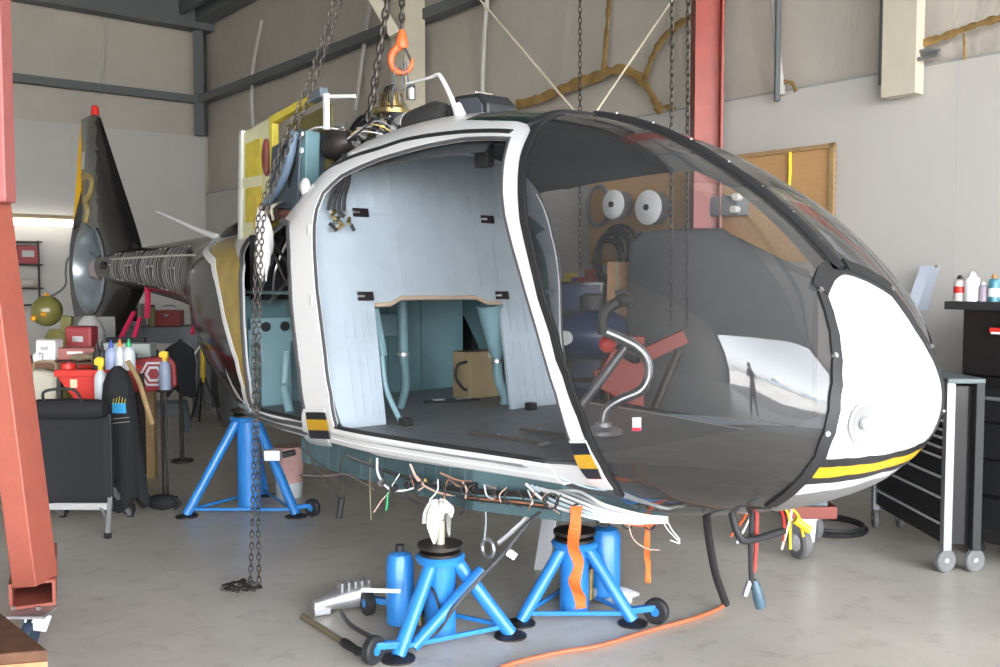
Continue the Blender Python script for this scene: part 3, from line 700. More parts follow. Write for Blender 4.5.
# boom: tall stroke lettering too blurred to read, in silver outline
silver = mat('silver_vinyl', (.55,.53,.50), .4)
lt_ = []
def vx(x):
    lo, hi = 12.0, float(NS)
    for _ in range(30):
        m_ = (lo+hi)/2
        if station(m_)[0] > x: lo = m_
        else: hi = m_
    return lo
kk = 0; x = -5.32; mb = MB(); rr_ = random.Random(3)
while x > -7.5:
    wdt = .085; a, b = vx(x), vx(x - wdt); t_hi, t_lo = 1.50, .62
    shape = kk % 5
    segs = [[(a, t_lo), (a, t_hi)]]
    if shape == 0: segs += [[(a, t_hi), (b, t_hi), (b, t_lo), (a, t_lo)]]
    if shape == 1: segs += [[(a, t_hi), (b, t_hi), (b, 1.08), (a, 1.06), (b, t_lo)]]
    if shape == 2: segs += [[(b, t_lo), (b, t_hi)], [(a, 1.06), (b, 1.06)]]
    if shape == 3: segs += [[(a, t_lo), (b, t_hi)], [(b, t_hi), (b, t_lo)]]
    if shape == 4: segs += [[(a, t_lo), (b, t_lo)]]
    for sg in segs:
        pts = dens(sg, False, .1, .05); W = [Vector(S(v, t)) for v, t in pts]; N = [snrm(v, t) for v, t in pts]; vs = []
        for i in range(len(pts)):
            d = W[min(i+1, len(pts)-1)] - W[max(i-1, 0)]; s = d.normalized().cross(N[i]).normalized()*.009
            for q in (-s, s): vs.append(W[i] + q + N[i]*.003)
        mb.add(vs, [(2*i, 2*i+1, 2*i+3, 2*i+2) for i in range(len(pts)-1)])
    x -= wdt + .05; kk += 1
mb.build('boom_lettering', silver, tl)
mb = MB(); pts = dens([(18.4, 1.32), (NS-.4, 1.28)], False, .2, .1); mb.tube([Vector(S(v,t)) + snrm(v,t)*.002 for v,t in pts], .010, 6); mb.build('boom_pinstripe', silver, tl)
MB().lathe([(0,0),(.045,.0),(.045,.02),(0,.02)], Vector(S(vx(-7.75),1.05)), snrm(vx(-7.75),1.05), 16).build('boom_port', blackm, tl)
# whip aerial on the boom root and red tie-down ribbon
MB().tube([(-4.95,-.2,2.07),(-5.3,-.23,2.15),(-6.0,-.3,2.34)], [.030,.007], 8).build('whip_antenna', white, HELI, smooth=True)
# fairing hump at boom root
MB().lathe([(.0,-.45),(.10,-.35),(.17,-.1),(.18,.15),(.14,.35),(0,.42)], (-4.85,0,2.03), (1,0,.12), 20).build('boom_root_fairing', blackp, HELI, smooth=True)

# ---- cabin interior
def BK(y, z, d=0.0): return (-1.70 - .22*(z-.86) + d, y, z)
def arch(z1, ins):
    L = []; n = 24
    for i in range(n+1):
        z = .865 + (z1-.865)*i/n; L.append((-(max(hw(BK(0,z)[0], z) - ins, .02)), z))
    return L
lft = arch(2.52, .035); top = 2.52
op = [(.306,.865),(.339,1.549),(.235,1.552),(.132,1.588),(-.451,1.592),(-.53,1.556),(-.645,1.553),(-.667,.865)]
poly = lft + [(min(-y, .715 - .03*(z-.86)), z) for y, z in reversed(lft)] + op
mb = MB(); mb.prism(poly, 0, -.025, lambda u, v, d: BK(u, v, d))
for i in range(-6, 7):      # pressed beads
    y = i*.125 - .05
    z0, z1 = 2.13, 2.44
    if abs(y) < hw(-2.0, 2.4) - .1 and y < .66: mb.bar(BK(y, z0, .001), BK(y, z1, .001), .014, .010)
for y in (-.86,-.80,-.74,-.70, .40,.46,.54,.62,.70,.78):
    for z0, z1 in ((.92,1.32),(1.36,1.52)) if y < 0 else ((.92,1.30),(1.36,1.58)):
        if abs(y) < hw(-1.8, z0) - .08 and y < .68: mb.bar(BK(y, z0, .001), BK(y, z1, .001), .012, .009)
for y in (-.55,-.42,-.2,.0,.2,.35): mb.bar(BK(y, 1.66, .001), BK(y, 2.05, .001), .005, .004)
mb.bar(BK(-.9, 2.10, .001), BK(.66, 2.10, .001), .012, .006); mb.bar(BK(-.9, 1.34, .001), BK(-.69, 1.34, .001), .008, .005); mb.bar(BK(.36, 1.34, .001), BK(.69, 1.34, .001), .008, .005)
bh = mb.build('rear_bulkhead', paleblue, HELI)
mb = MB(); tr = op[::-1][1:-1]
mb.tube([BK(y, z, .005) for y, z in tr], .014, 8); mb.build('foam_edging', mat('tan_foam_strip', (.52,.40,.30), .8), bh)
for y, z in ((-.659,2.10),(.328,2.10),(-.70,1.606),(.36,1.60)):
    lp = MB(); lp.prism([(y-.055,z-.026),(y+.05,z-.026),(y+.05,z+.026),(y-.055,z+.026)], .002, .018, lambda u,v,d: BK(u,v,d)); q = lp.build('seat_latch', mat('dark_latch', (.03,.022,.025), .4, .4), bh, bevel=.003)
    MB().bar(BK(y-.06, z, .018), BK(y-.02, z, .018), .018, .012).build('latch_pin', steel, q)
# wiring loom top left of bulkhead
rg = random.Random(5)
for k in range(4):
    y = -.90 + k*.028; x0 = -1.90
    MB().tube([(x0+.02, -.83+k*.012, 2.42), (x0+.05, -.87+k*.02, 2.28), (x0-.0, -.90+k*.03, 2.18), (x0-.02, -.91+k*.035, 2.10)], .011, 6, smooth=5).build('wire_loom', blackm, HELI, smooth=True)
    for j in range(3):
        c_ = Vector((x0-.01+.02*j, -.91+k*.035 + rg.uniform(-.02,.02), 2.10 - .04*j))
        MB().cyl(c_, c_ + Vector((rg.uniform(-.03,.03), rg.uniform(-.05,.05), -.035)), .011, n=8).build('connector', (steel, brass, blackm)[(k+j) % 3], HELI, smooth=True)
# ceiling liner and overhead panel
cl_ = surf_obj('ceiling_liner', [([(9.35,1.52),(10.4,1.47),(11.5,1.44),(12.3,1.47),(12.3,2.0),(9.6,2.0)], [])], mat('slate_liner', (.055,.06,.065), .6), 'b', -.045, .012, dv=.2, dt=.05)
for (x, y) in ((-1.2,-.52),(-1.02,-.50),(-1.42,-.55)):
    MB().lathe([(0,0),(.032,0),(.028,.03),(0,.03)], (x, y, 2.42), (0,.3,-1), 14).build('air_nozzle', blackm, cl_, smooth=True)
mb = MB(); mb.tube([(-1.9,-.45,2.42),(-1.4,-.42,2.46),(-.85,-.40,2.43)], .025, 8, smooth=6); mb.build('roof_cable_duct', mat('charcoal_duct', (.03,.03,.03), .6), cl_, smooth=True)
MB().box((-.92,-.58,2.36), (.10,.06,.16)).build('speaker_grille', blackm, cl_, bevel=.01)
# floor deck
mb = MB(); P = []
for i in range(31):
    x = -3.3 + i*(3.98)/30; P.append((x, -(hw(x, .865) - (.012 if x < -.25 else .065))))
P = P + [(x, -y) for x, y in reversed(P)]
mb.prism(P, .825, .862, lambda u, v, d: (u, v, d)); fl_ = mb.build('cabin_floor', darkfl, HELI)
# light grey nose floor and belly pan inside the bubble
V, F_ = patch_data([(3.2,0),(8.9,0),(8.9,.56),(7.3,.62),(6.5,.635),(5.7,.63),(5.0,.61),(4.4,.56)], (), -.03, .2, .06)
mb = MB(); mb.add(V, F_); mb.add([Vector((v.x,-v.y,v.z)) for v in V], [tuple(reversed(f)) for f in F_])
bp_ = mb.build('belly_pan', mat('grey_belly_liner', (.20,.20,.205), .5), HELI, smooth=True, weld=True)
mb = MB(); P = []
for i in range(15):
    x = -.20 + i*(1.0)/14; P.append((x, -(hw(x, .87) - .05)))
P = P + [(x, -y) for x, y in reversed(P)]
mb.prism(P, .863, .872, lambda u, v, d: (u, v, d)); mb.build('nose_floor', mat('light_grey_deck', (.32,.32,.31), .45, var=.25, vscale=6), HELI)
# luggage bay
mb = MB(); mb.box((-3.02,.02,1.22), (.03,1.86,.75)); 
for y in (-.6,-.45,.25,.55): mb.box((-2.998,y,1.2), (.02,.03,.7))
bw_ = mb.build('bay_rear_wall', teal, HELI)
mb = MB(); mb.box((-2.5,0,1.62), (1.05,1.9,.02)); mb.build('bay_ceiling', mat('dark_teal_primer', (.07,.11,.12), .6), HELI)
# beam with lightening holes across the bay, seen through the rear opening
mb = MB(); mb.box((-2.93,-.30,1.37), (.03,1.2,.16)); bm_ = mb.build('holed_beam', tealp, HELI, bevel=.004)
for y in (-.80,-.66,-.52,-.38): MB().cyl((-2.912,y,1.39), (-2.90,y,1.39), .033, n=14).build('lightening_hole', blackm, bm_)
mb = MB(); mb.box((-2.93,-.72,1.04), (.03,.22,.52)); mb.box((-2.93,-.90,1.1), (.03,.04,.55)); mb.build('bay_panel', tealp, HELI, bevel=.005)
def pipe(name, pts, r, m, parent=None, n=12, sm=5): return MB().tube(pts, r, n, smooth=sm).build(name, m, parent or HELI, smooth=True)
pipe('drain_pipe', [(-2.25,-.16,1.56),(-2.25,-.16,1.3),(-2.25,-.16,1.16)], .036, teal)
pipe('drain_pipe', [(-2.25,-.16,1.20),(-2.25,-.14,1.02),(-2.24,-.18,.90),(-2.24,-.20,.86)], .030, teal)
MB().cyl((-2.25,-.16,1.205), (-2.25,-.16,1.225), .040, n=16).build('hose_clamp', steel, HELI, smooth=True)
MB().cyl((-1.93,.32,1.54), (-1.95,.40,1.20), .095, .05, n=18).build('filler_duct', tealp, HELI, smooth=True)
pipe('filler_pipe', [(-1.95,.40,1.21),(-1.95,.41,1.05),(-1.93,.45,.92),(-1.93,.45,.865)], .036, tealp)
MB().cyl((-1.95,.40,1.15), (-1.95,.40,1.17), .046, n=16).build('hose_clamp', steel, HELI, smooth=True)
MB().bar(BK(-.62,1.53,-.04), BK(-.60,1.25,-.04), .05, .03).build('seat_strut', tealp, HELI, bevel=.005)
pipe('seat_strut', [BK(-.62,1.25,-.03), BK(-.62,1.05,-.02), BK(-.60,.87,.06)], .016, tealp)
MB().box((-1.60,-.60,.885), (.07,.06,.045)).build('seat_foot', blackm, HELI, bevel=.006)
MB().box((-1.62,.40,.885), (.06,.06,.05)).build('seat_foot', blackm, HELI, bevel=.006)
# rear-opening clutter: dark engine bay pipes
rg = random.Random(11)
for k in range(9):
    a = Vector((-2.75 + rg.uniform(-.1,.2), -.86 + k*.035, 1.98)); b = Vector((-2.75 + rg.uniform(-.1,.2), -.84 + rg.uniform(-.1,.3), 1.55))
    pipe('engine_bay_hose', [a, (a+b)/2 + Vector((rg.uniform(-.08,.08), rg.uniform(-.05,.05), 0)), b], rg.uniform(.008,.02), (blackm, iron, blackm, steel, blackm)[k % 5], n=6)
MB().lathe([(0,-.09),(.06,-.08),(.075,0),(.06,.08),(0,.09)], (-2.66,-.60,1.62), (1,.5,.3), 16).build('fuel_pump', brass, HELI, smooth=True)
MB().lathe([(0,-.07),(.045,-.06),(.05,.05),(0,.07)], (-2.62,-.62,1.52), (0,1,.2), 16).build('filter_bowl', steel, HELI, smooth=True)
MB().box((-2.85,-.55,1.78), (.05,.75,.42)).build('engine_bay_panel', blackm, HELI)
pipe('jump_strut', [(-2.55,-.86,1.02),(-2.5,-.87,.95),(-2.45,-.88,.87)], .03, tealp)
pipe('jump_strut', [(-2.55,-.84,1.25),(-2.55,-.86,1.05)], .028, tealp)
# cyclic stick
def Yp(px, py, Y):
    c, s = math.cos(PITCH), math.sin(PITCH); a = (px-500)/FOC; b = (333.5-py)/FOC; d = Vector((a, c+s*b, -s+c*b)); d *= Y/d.y
    X, Y2 = d.x - OX, d.y - OY
    return (X*UX + Y2*UY, -X*UY + Y2*UX, EYE + d.z)
YS = 5.13
cy = [Yp(x, y, YS) for x, y in ((603.5,428),(604,419),(607.5,408.6),(621,399.5),(640,391),(648.5,378),(648,362),(639,349),(624,340),(606,332))]
cb = MB().tube(cy, .027, 12, smooth=6).build('control_stick', mat('satin_tube', (.42,.42,.42), .3, .9), HELI, smooth=True)
gr = [Yp(x, y, YS) for x, y in ((604,334),(602,322),(605,312),(613,305),(622,301))]
MB().tube(gr, .030, 10, smooth=5).build('stick_grip', blackm, cb, smooth=True)
h_ = MB().sphere(Yp(623,300,YS), .045, sc=(1.2,1,.8)); h_.tube([Yp(615,294,YS), Yp(625,292,YS), Yp(631,300,YS), Yp(628,307,YS)], .014, 8, smooth=4)
h_.build('stick_head', blackm, cb, smooth=True)
b0 = Vector(cy[0]); MB().lathe([(0,-.03),(.10,-.03),(.10,-.01),(.085,.0),(.05,.01),(.045,.03),(0,.03)], b0, (0,0,1), 24).build('stick_base', alu, cb, smooth=True)
# collective tube
pipe('collective_lever', [Yp(565,425,5.2), Yp(590,395,5.2), Yp(622,352,5.2), Yp(634,338,5.2)], .024, mat('grey_lever', (.2,.2,.2), .4, .5))
MB().box(Yp(634,352,5.2), (.09,.07,.11), (0,.4,.3)).build('collective_grip', blackm, HELI, bevel=.015)
MB().sphere(Yp(608,344,5.25), .05).build('instrument_housing', red, HELI, smooth=True)
# placard on the bubble
vq = G['sticker']; pk = surf_obj('placard', [(vq, [])], mat('white_placard', (.75,.72,.72), .5), 's', .006, 0, dv=.1, dt=.03)
red_s = surf_obj('placard_band', [([vq[3], (vq[3][0]*.75+vq[0][0]*.25, vq[3][1]*.75+vq[0][1]*.25), (vq[2][0]*.75+vq[1][0]*.25, vq[2][1]*.75+vq[1][1]*.25), vq[2]], [])], mat('placard_red', (.6,.04,.08), .5), 's', .009, 0, parent=pk, dv=.1, dt=.03)

# ---- engine deck and roof gear
cw = MB()
cw.bar((-3.46,-.70,2.00), (-3.40,-.70,2.72), .05, .03); cw.bar((-3.42,-.70,2.72), (-2.72,-.70,2.80), .03, .03); cw.bar((-2.66,-.70,2.0), (-2.68,-.70,2.78), .02, .02)
cowl = lab(MB().prism([(-3.45,1.98),(-3.40,2.72),(-2.98,2.78),(-2.98,1.98)], -.69, -.71, lambda u,v,d: (u,d,v)).build('open_cowling', creamp, HELI), 'cream and yellow open cowling')
MB().prism([(-3.34,2.10),(-3.33,2.64),(-3.10,2.66),(-3.10,2.10)], -.712, -.722, lambda u,v,d: (u,d,v)).build('zinc_panel', primer, cowl)
MB().bar((-3.35,-.728,2.37), (-3.08,-.728,2.37), .012, .07).build('zinc_band', creamp, cowl)
MB().bar((-3.43,-.712,1.98), (-3.38,-.712,2.74), .035, .035).build('cowling_post', mat('off_white_edge', (.62,.62,.58), .5), cowl)
cf = MB(); cf.bar((-2.95,-.70,2.0), (-2.95,-.70,2.76), .045, .05); cf.bar((-2.97,-.70,2.755), (-2.36,-.70,2.84), .055, .05)
cf.build('cowling_frame', primer, HELI, bevel=.005)
MB().prism([(-2.93,2.2),(-2.93,2.73),(-2.36,2.80),(-2.36,2.3)], -.62, -.60, lambda u,v,d: (u,d,v)).build('olive_firewall', mat('olive_panel', (.13,.11,.035), .6, var=.3), HELI)
MB().bar((-2.28,-.70,2.62), (-2.28,-.70,2.84), .035, .03).build('white_post', white, HELI, bevel=.004)
MB().bar((-2.45,-.70,2.83), (-2.30,-.70,2.85), .06, .06).build('hinge_block', mat('slate_block', (.12,.15,.17), .5), HELI, bevel=.006)
MB().bar((-2.28,-.70,2.82), (-2.02,-.66,2.79), .018, .02).build('hold_open_rod', white, HELI)
MB().sphere((-3.02,-.72,2.52), .08, sc=(.5,.4,1.6)).build('exhaust_blanking', mat('oxide_red', (.16,.04,.03), .6), HELI, smooth=True)
# intake box
slate = mat('slate_blue_plastic', (.055,.075,.095), .45)
ib_ = MB().prism([(-2.86,2.16),(-2.48,2.14),(-2.42,2.62),(-2.80,2.56)], -.80, -.47, lambda u,v,d: (u,d,v)).build('air_intake', slate, HELI, bevel=.012)
MB().prism([(-2.66,2.54),(-2.46,2.58),(-2.48,2.42),(-2.56,2.28),(-2.60,2.40)], -.808, -.79, lambda u,v,d: (u,d,v)).build('intake_mouth', mat('intake_black', (.006,.006,.008), .7), ib_)
pipe('intake_hose', [(-2.44,-.83,2.62),(-2.47,-.85,2.45),(-2.56,-.86,2.31),(-2.76,-.86,2.19)], .028, mat('blue_grey_hose', (.12,.17,.24), .45))
# teal bracket with eye ring
bk_ = MB().bar((-2.42,-.74,2.22), (-2.40,-.74,2.62), .10, .06).build('hoist_bracket', teal, HELI, bevel=.008)
MB().torus((-2.42,-.80,2.60), .030, .012, (0,1,0), 16).build('eye_ring', steel, bk_, smooth=True); MB().cyl((-2.42,-.79,2.50), (-2.42,-.80,2.50), .018, n=12).build('bolt', white, bk_)
pipe('control_rod', [(-2.42,-.78,2.60),(-2.34,-.72,2.64),(-2.22,-.6,2.62)], .011, steel)
gb = MB(); gb.lathe([(0,-.10),(.07,-.09),(.095,-.02),(.09,.06),(.05,.11),(0,.11)], (-2.30,-.60,2.54), (1,.3,.2), 18); gb.build('starter_generator', iron, HELI, smooth=True)
rg = random.Random(4)
for k in range(12):
    c_ = Vector((-2.45 + rg.uniform(0,.5), -.55 + rg.uniform(-.1,.25), 2.57 + rg.uniform(-.06,.08)))
    MB().lathe([(0,-.03),(.022,-.03),(.022,0),(.014,.004),(.014,.03),(0,.03)], c_, (rg.uniform(-1,1), rg.uniform(-1,1), .4), 8).build('pipe_fitting', (steel, brass, steel, blackm)[k % 4], HELI, smooth=True)
for k in range(5):
    a = Vector((-2.35 + .06*k, -.62, 2.56)); b = Vector((-2.05, -.35 + .03*k, 2.58))
    pipe('fuel_line', [a, (a+b)/2 + Vector((0,0,.05 + .02*k)), b], .005, (steel, blackm, brass)[k % 3], n=6)
pipe('engine_hose', [(-2.72,-.30,2.40),(-2.64,-.30,2.60),(-2.50,-.30,2.71),(-2.35,-.30,2.68),(-2.28,-.30,2.52)], .032, blackm)
pipe('engine_hose', [(-2.95,-.20,2.55),(-2.80,-.20,2.72),(-2.65,-.20,2.80),(-2.5,-.2,2.76)], .014, blackm)
for k in range(30):
    px_ = 330 + k*2.1; c_ = Vector(Yp(px_, 151 - (px_-330)*.42 + rg.uniform(-9,5), 6.15 + rg.uniform(-.1,.15)))
    MB().lathe([(0,-.03),(.018,-.03),(.018,0),(.011,.004),(.011,.03),(0,.03)], c_, (rg.uniform(-1,1), rg.uniform(-1,1), rg.uniform(-.3,1)), 8).build('pipe_fitting', (steel, brass, iron, creamw, blackm, alu)[k % 6], HELI, smooth=True)
# mast, swashplate, gearbox
MB().lathe([(0,2.40),(.13,2.40),(.13,2.66),(.10,2.70),(.09,2.80),(0,2.80)], (-2.62,0,0), (0,0,1), 24).build('gearbox_housing', mat('beige_grey_cast', (.30,.28,.25), .5), HELI, smooth=True)
MB().lathe([(0,2.50),(.075,2.50),(.075,2.82),(0,2.82)], (-2.50,-.02,0), (0,0,1), 20).build('mast_sleeve', blackm, HELI, smooth=True)
sw = MB().lathe([(0,2.80),(.08,2.80),(.13,2.83),(.13,2.86),(.085,2.88),(.08,2.97),(0,2.97)], (-2.60,0,0), (0,0,1), 28).build('swashplate', brass, HELI, smooth=True)
for k in range(10):
    a = 2*PI*k/10; c_ = Vector((-2.60 + .11*math.cos(a), .11*math.sin(a), 2.83)); MB().cyl(c_ - Vector((0,0,.04)), c_ + Vector((0,0,.03)), .011, n=6).build('swashplate_bolt', iron, sw)
rg = random.Random(8)
for k in range(9):
    a = Vector((-2.60 + rg.uniform(-.1,.1), rg.uniform(-.05,.05), 3.0 + rg.uniform(-.04,.04))); b = Vector((-2.42 + rg.uniform(-.08,.06), -.10 + rg.uniform(-.1,.1), 2.84 + rg.uniform(-.05,.05)))
    pipe('safety_wire', [a, (a+b)/2 + Vector((.05, -.05, .05)), b], .005, (steel, iron)[k % 2], n=6)
MB().lathe([(0,-.13),(.085,-.12),(.10,0),(.095,.22),(.06,.30),(0,.30)], (-2.16,-.10,2.70), (1,-.0,.12), 20).build('oil_cooler_drum', mat('charcoal_drum', (.05,.05,.05), .4), HELI, smooth=True)
MB().lathe([(0,-.08),(.09,-.07),(.10,.0),(.10,.05),(0,.05)], (-2.26,-.10,2.69), (1,0,.1), 20).build('drum_end', greyw, HELI, smooth=True)
cowb = MB().prism([(-1.84,2.60),(-1.82,2.77),(-1.74,2.82),(-1.52,2.81),(-1.44,2.74),(-1.44,2.60)], -.12, .12, lambda u,v,d: (u,d,v)).build('intake_fairing', mat('black_composite', (.035,.037,.04), .4), HELI, bevel=.015)
MB().prism([(-1.72,2.64),(-1.70,2.79),(-1.53,2.78),(-1.48,2.73),(-1.48,2.64)], -.13, -.12, lambda u,v,d: (u,d,v)).build('intake_screen', mat('grey_screen', (.10,.11,.13), .4), cowb)
MB().box((-1.66,.0,2.825), (.10,.14,.02)).build('fairing_cap', mat('beige_tape', (.45,.42,.36), .6), cowb)
ant = pipe('hook_antenna', [(-1.37,-.38,2.56),(-1.44,-.38,2.72),(-1.54,-.38,2.86),(-1.58,-.38,2.885),(-1.66,-.38,2.88),(-1.88,-.38,2.88)], [.017,.008], white, n=10, sm=5)
MB().lathe([(0,0),(.07,0),(.045,.06),(.022,.16),(0,.17)], (-1.34,-.38,2.54), (-.35,0,1), 16).build('antenna_base', white, ant, smooth=True)
# small things on the aft deck near the opening
pipe('deck_pipe', [(-2.85,-.85,2.05),(-2.7,-.8,2.12),(-2.5,-.8,2.10)], .03, mat('rusty_brown', (.16,.06,.04), .6))
MB().bar((-3.0,-.80,2.04), (-3.0,-.80,2.26), .05, .04).build('yellow_stiffener', mat('ochre_plain', (.50,.36,.05), .5), HELI)
for k in range(5): pipe('deck_fitting', [(-2.85+.06*k,-.86,2.08),(-2.83+.06*k,-.88,2.16),(-2.78+.06*k,-.84,2.18)], .010, (creamw, iron, steel)[k % 3], n=6, sm=3)
MB().sphere(Yp(305,187,5.78), .05, sc=(1,.5,1.1)).build('lamp_dome', white, HELI, smooth=True)
MB().box((-2.5,-.40,2.08), (.6,.5,.04)).build('deck_tray', mat('dark_deck_tray', (.05,.05,.055), .6), HELI)
# ---- belly structure, teal, with stiffeners
mb = MB(); P = [(-2.75,-.55),(-2.45,-.80),(-.75,-.80),(-.3,-.62),(-.05,-.35)]; P = P + [(x,-y) for x, y in reversed(P)]
mb.prism(P, .555, .81, lambda u,v,d: (u,v,d))
for i in range(14): mb.box((-2.38 + i*.12, -.80, .68), (.03,.012,.25))
mb.build('belly_structure', mat('dark_teal_skin', (.085,.15,.165), .5, var=.25, vscale=7), HELI)
mb = MB(); mb.bar((-2.6,-.5,.60), (-1.9,-.45,.60), .05, .03); mb.build('belly_rail', iron, HELI)
MB().bar((-1.05,-.60,.54), (-.15,.10,.56), .06, .05).build('cross_beam', mat('grey_cross_beam', (.12,.12,.12), .5), HELI, bevel=.005)
MB().bar((-.9,-.45,.58), (-.9,-.45,.66), .06, .06).build('beam_mount', iron, HELI)
MB().bar((-.3,.0,.58), (-.3,.0,.66), .06, .06).build('beam_mount', iron, HELI)

# ------------------------------------------------------------------ jacks
def rag_bm(c, r, seed, sc=(1,1,1), drop=0.0, n=18, amp=.25):
    rg = random.Random(seed); mb = MB(); mb.sphere((0,0,0), 1, n, 12)
    ph = [(rg.uniform(1,4), rg.uniform(1,4), rg.uniform(1,4), rg.uniform(0,6)) for _ in range(7)]; out = []
    for x, y, z in mb.v:
        f = 1 + amp * sum(math.sin(a*x*1.3+b*y*1.7+c_*z*1.5+d) for a, b, c_, d in ph)/3.0
        zz = z*f; 
        if drop and z < 0: zz *= 1 + drop*max(0, math.sin(3*math.atan2(y, x)+seed))
        out.append((c[0]+x*f*r*sc[0], c[1]+y*f*r*sc[1], c[2]+zz*r*sc[2]))
    mb.v = out; return mb
def jack(loc, H, Rr, a0, label, ram=.12, cyl_r=.075, bottle=None, wheels=((0,1,.06),), leg_r=.028, brace=False):
    t = thing('hydraulic_tripod_jack', label, 'jack', (loc[0], loc[1], 0), 0, None)
    feet = [Vector((Rr*math.cos(a0 + k*2*PI/3), Rr*math.sin(a0 + k*2*PI/3), 0)) for k in range(3)]
    MB().lathe([(0,.02),(cyl_r,.02),(cyl_r,H-.02),(0,H-.02)], n=28).build('cylinder', blue, t, smooth=True)
    MB().lathe([(0,H-.035),(cyl_r*1.5,H-.035),(cyl_r*1.6,H-.01),(cyl_r*1.45,H),(0,H)], n=32).build('head_plate', blue, t, smooth=True)
    MB().lathe([(.03,H+.0),(cyl_r*1.3,H),(cyl_r*1.3,H+.012),(cyl_r*.7,H+.016),(cyl_r*.7,H+.035),(cyl_r*1.45,H+.035),(cyl_r*1.45,H+.05),(.03,H+.05)], n=32, close=True).build('lock_ring', iron, t, smooth=True)
    MB().cyl((0,0,H-.01), (0,0,H+ram), .022, n=18).build('ram', mat('cream_greased_steel', (.52,.49,.36), .35, .3), t, smooth=True)
    for k, f in enumerate(feet):
        d = f.normalized(); l = MB().cyl(d*cyl_r*.95 + Vector((0,0,H-.03)), f + Vector((0,0,.015)), leg_r, n=14).build('leg', blue, t, smooth=True)
        MB().lathe([(0,0),(leg_r*2.3,0),(leg_r*2.3,.008),(leg_r*1.2,.018),(0,.018)], f, n=24).build('foot_pad', iron, l, smooth=True)
    for k in range(3):
        a, b = feet[k], feet[(k+1) % 3]; MB().bar(Vector((0,0,.05)) if k > 5 else a*.93 + Vector((0,0,.05)), b*.93 + Vector((0,0,.05)), .012, .02).build('tie_bar', blue, t)
    for k, s, so in wheels:
        f = feet[k]; d = f.normalized(); sd = Vector((-d.y, d.x, 0))*s; wc = f + d*.10 + sd*so + Vector((0,0,.065))
        b = MB().bar(f*.9 + Vector((0,0,.06)), wc + Vector((0,0,.02)), .04, .03).build('wheel_arm', blue, t, bevel=.004)
        w_ = MB().lathe([(.018,-.02),(.055,-.022),(.064,-.014),(.064,.014),(.055,.022),(.018,.02)], wc, sd, 28, close=True).build('wheel', blackm, t, smooth=True)
        MB().cyl(wc - sd*.024, wc + sd*.024, .022, n=14).build('hub', blue, w_, smooth=True)
    if bottle:
        bx_, by_, bz_, br, bh_ = bottle
        r_ = MB().lathe([(0,0),(br,0),(br,bh_*.86),(br*.8,bh_*.96),(br*.3,bh_),(0,bh_)], (bx_,by_,bz_), n=26).build('oil_reservoir', blue, t, smooth=True)
        MB().cyl((bx_,by_,bz_+bh_-.005), (bx_,by_,bz_+bh_+.03), br*.32, n=14).build('filler_cap', blackm, r_, smooth=True)
        MB().bar((bx_, by_, bz_+.03), (0,0,.06), .04, .05).build('pump_block', mat('cast_pump', (.30,.29,.26), .45, .4), t, bevel=.006)
        MB().cyl((bx_*.5,by_*.6-.06,.06), (bx_*.5,by_*.6-.06,.22), .016, n=12).build('pump_piston', brass, t, smooth=True)
        MB().tube([(bx_*.5,by_*.6-.06,.20),(bx_*.2,by_*.2-.09,.26),(0,-.10,.18),(.02,-.09,.08)], .007, 6, smooth=5).build('hydraulic_hose', blackm, t, smooth=True)
    return t
j1 = jack((-.285,4.52), .40, .335, math.radians(-121), 'near blue tripod jack with a white rag draped over its ram', ram=.16, bottle=(-.20,.08,.04,.068,.35), wheels=((0,-1,.06),(2,1,.20)), leg_r=.034)
MB().cyl((.20,-.03,.33), (-.11,-.22,.03), .028, n=14).build('brace_tube', blue, j1, smooth=True)
MB().cyl((-.36,-.10,.255), (-.18,-.10,.25), .010, n=8).build('pump_handle_socket', white, j1, smooth=True)
j2 = jack((.38,4.84), .38, .32, math.radians(-150), 'blue tripod jack under the belly with an orange ribbon hanging in front', ram=.14, bottle=(.17,.16,.05,.085,.36), wheels=((1,1,.06),), leg_r=.032)
jack((-1.86,7.07), .70, .455, math.radians(-150), 'tall blue tripod jack under the rear fuselage, farthest of the three', ram=.16, cyl_r=.085, wheels=((1,1,.06),), leg_r=.035)
def drape(c, R_, h, seed, n=48):
    rg = random.Random(seed); mb = MB(); vs = [(c[0], c[1], c[2])]; ph = [rg.uniform(0, 6) for _ in range(5)]; K = 9
    for k in range(1, K+1):
        f = k/K
        for i in range(n):
            a = 2*PI*i/n; fold = .22*math.sin(3*a+ph[0]) + .14*math.sin(7*a+ph[1]) + .08*math.sin(12*a+ph[2])
            r = R_*(math.sin(min(f*1.9, 1.57))*.8 + .25*f*fold*2); ln = h*(.55 + .45*math.sin(2*a+ph[3]) + .25*math.sin(5*a+ph[4]))
            z = c[2] - .012*f - max(ln, h*.25)*max(0, f-.35)/.65
            vs.append((c[0]+r*math.cos(a), c[1]+r*math.sin(a), z + .006*math.sin(9*a+4*f)))
    fs = [(0, 1+i, 1+(i+1) % n) for i in range(n)] + [(1+(k-1)*n+i, 1+k*n+i, 1+k*n+(i+1) % n, 1+(k-1)*n+(i+1) % n) for k in range(1, K) for i in range(n)]
    mb.add(vs, fs); return mb
rag = drape((-.29,4.52,.655), .085, .15, 5); tag(rag.build('rag', cloth, smooth=True), 'white cloth rag draped over the ram of the nearest blue jack', 'rag')
rag = rag_bm((.62,4.98,.045), .07, 9, (1.4,1,.6), 0); tag(rag.build('rag', cloth, smooth=True), 'crumpled white rag on the floor behind the middle jack', 'rag')

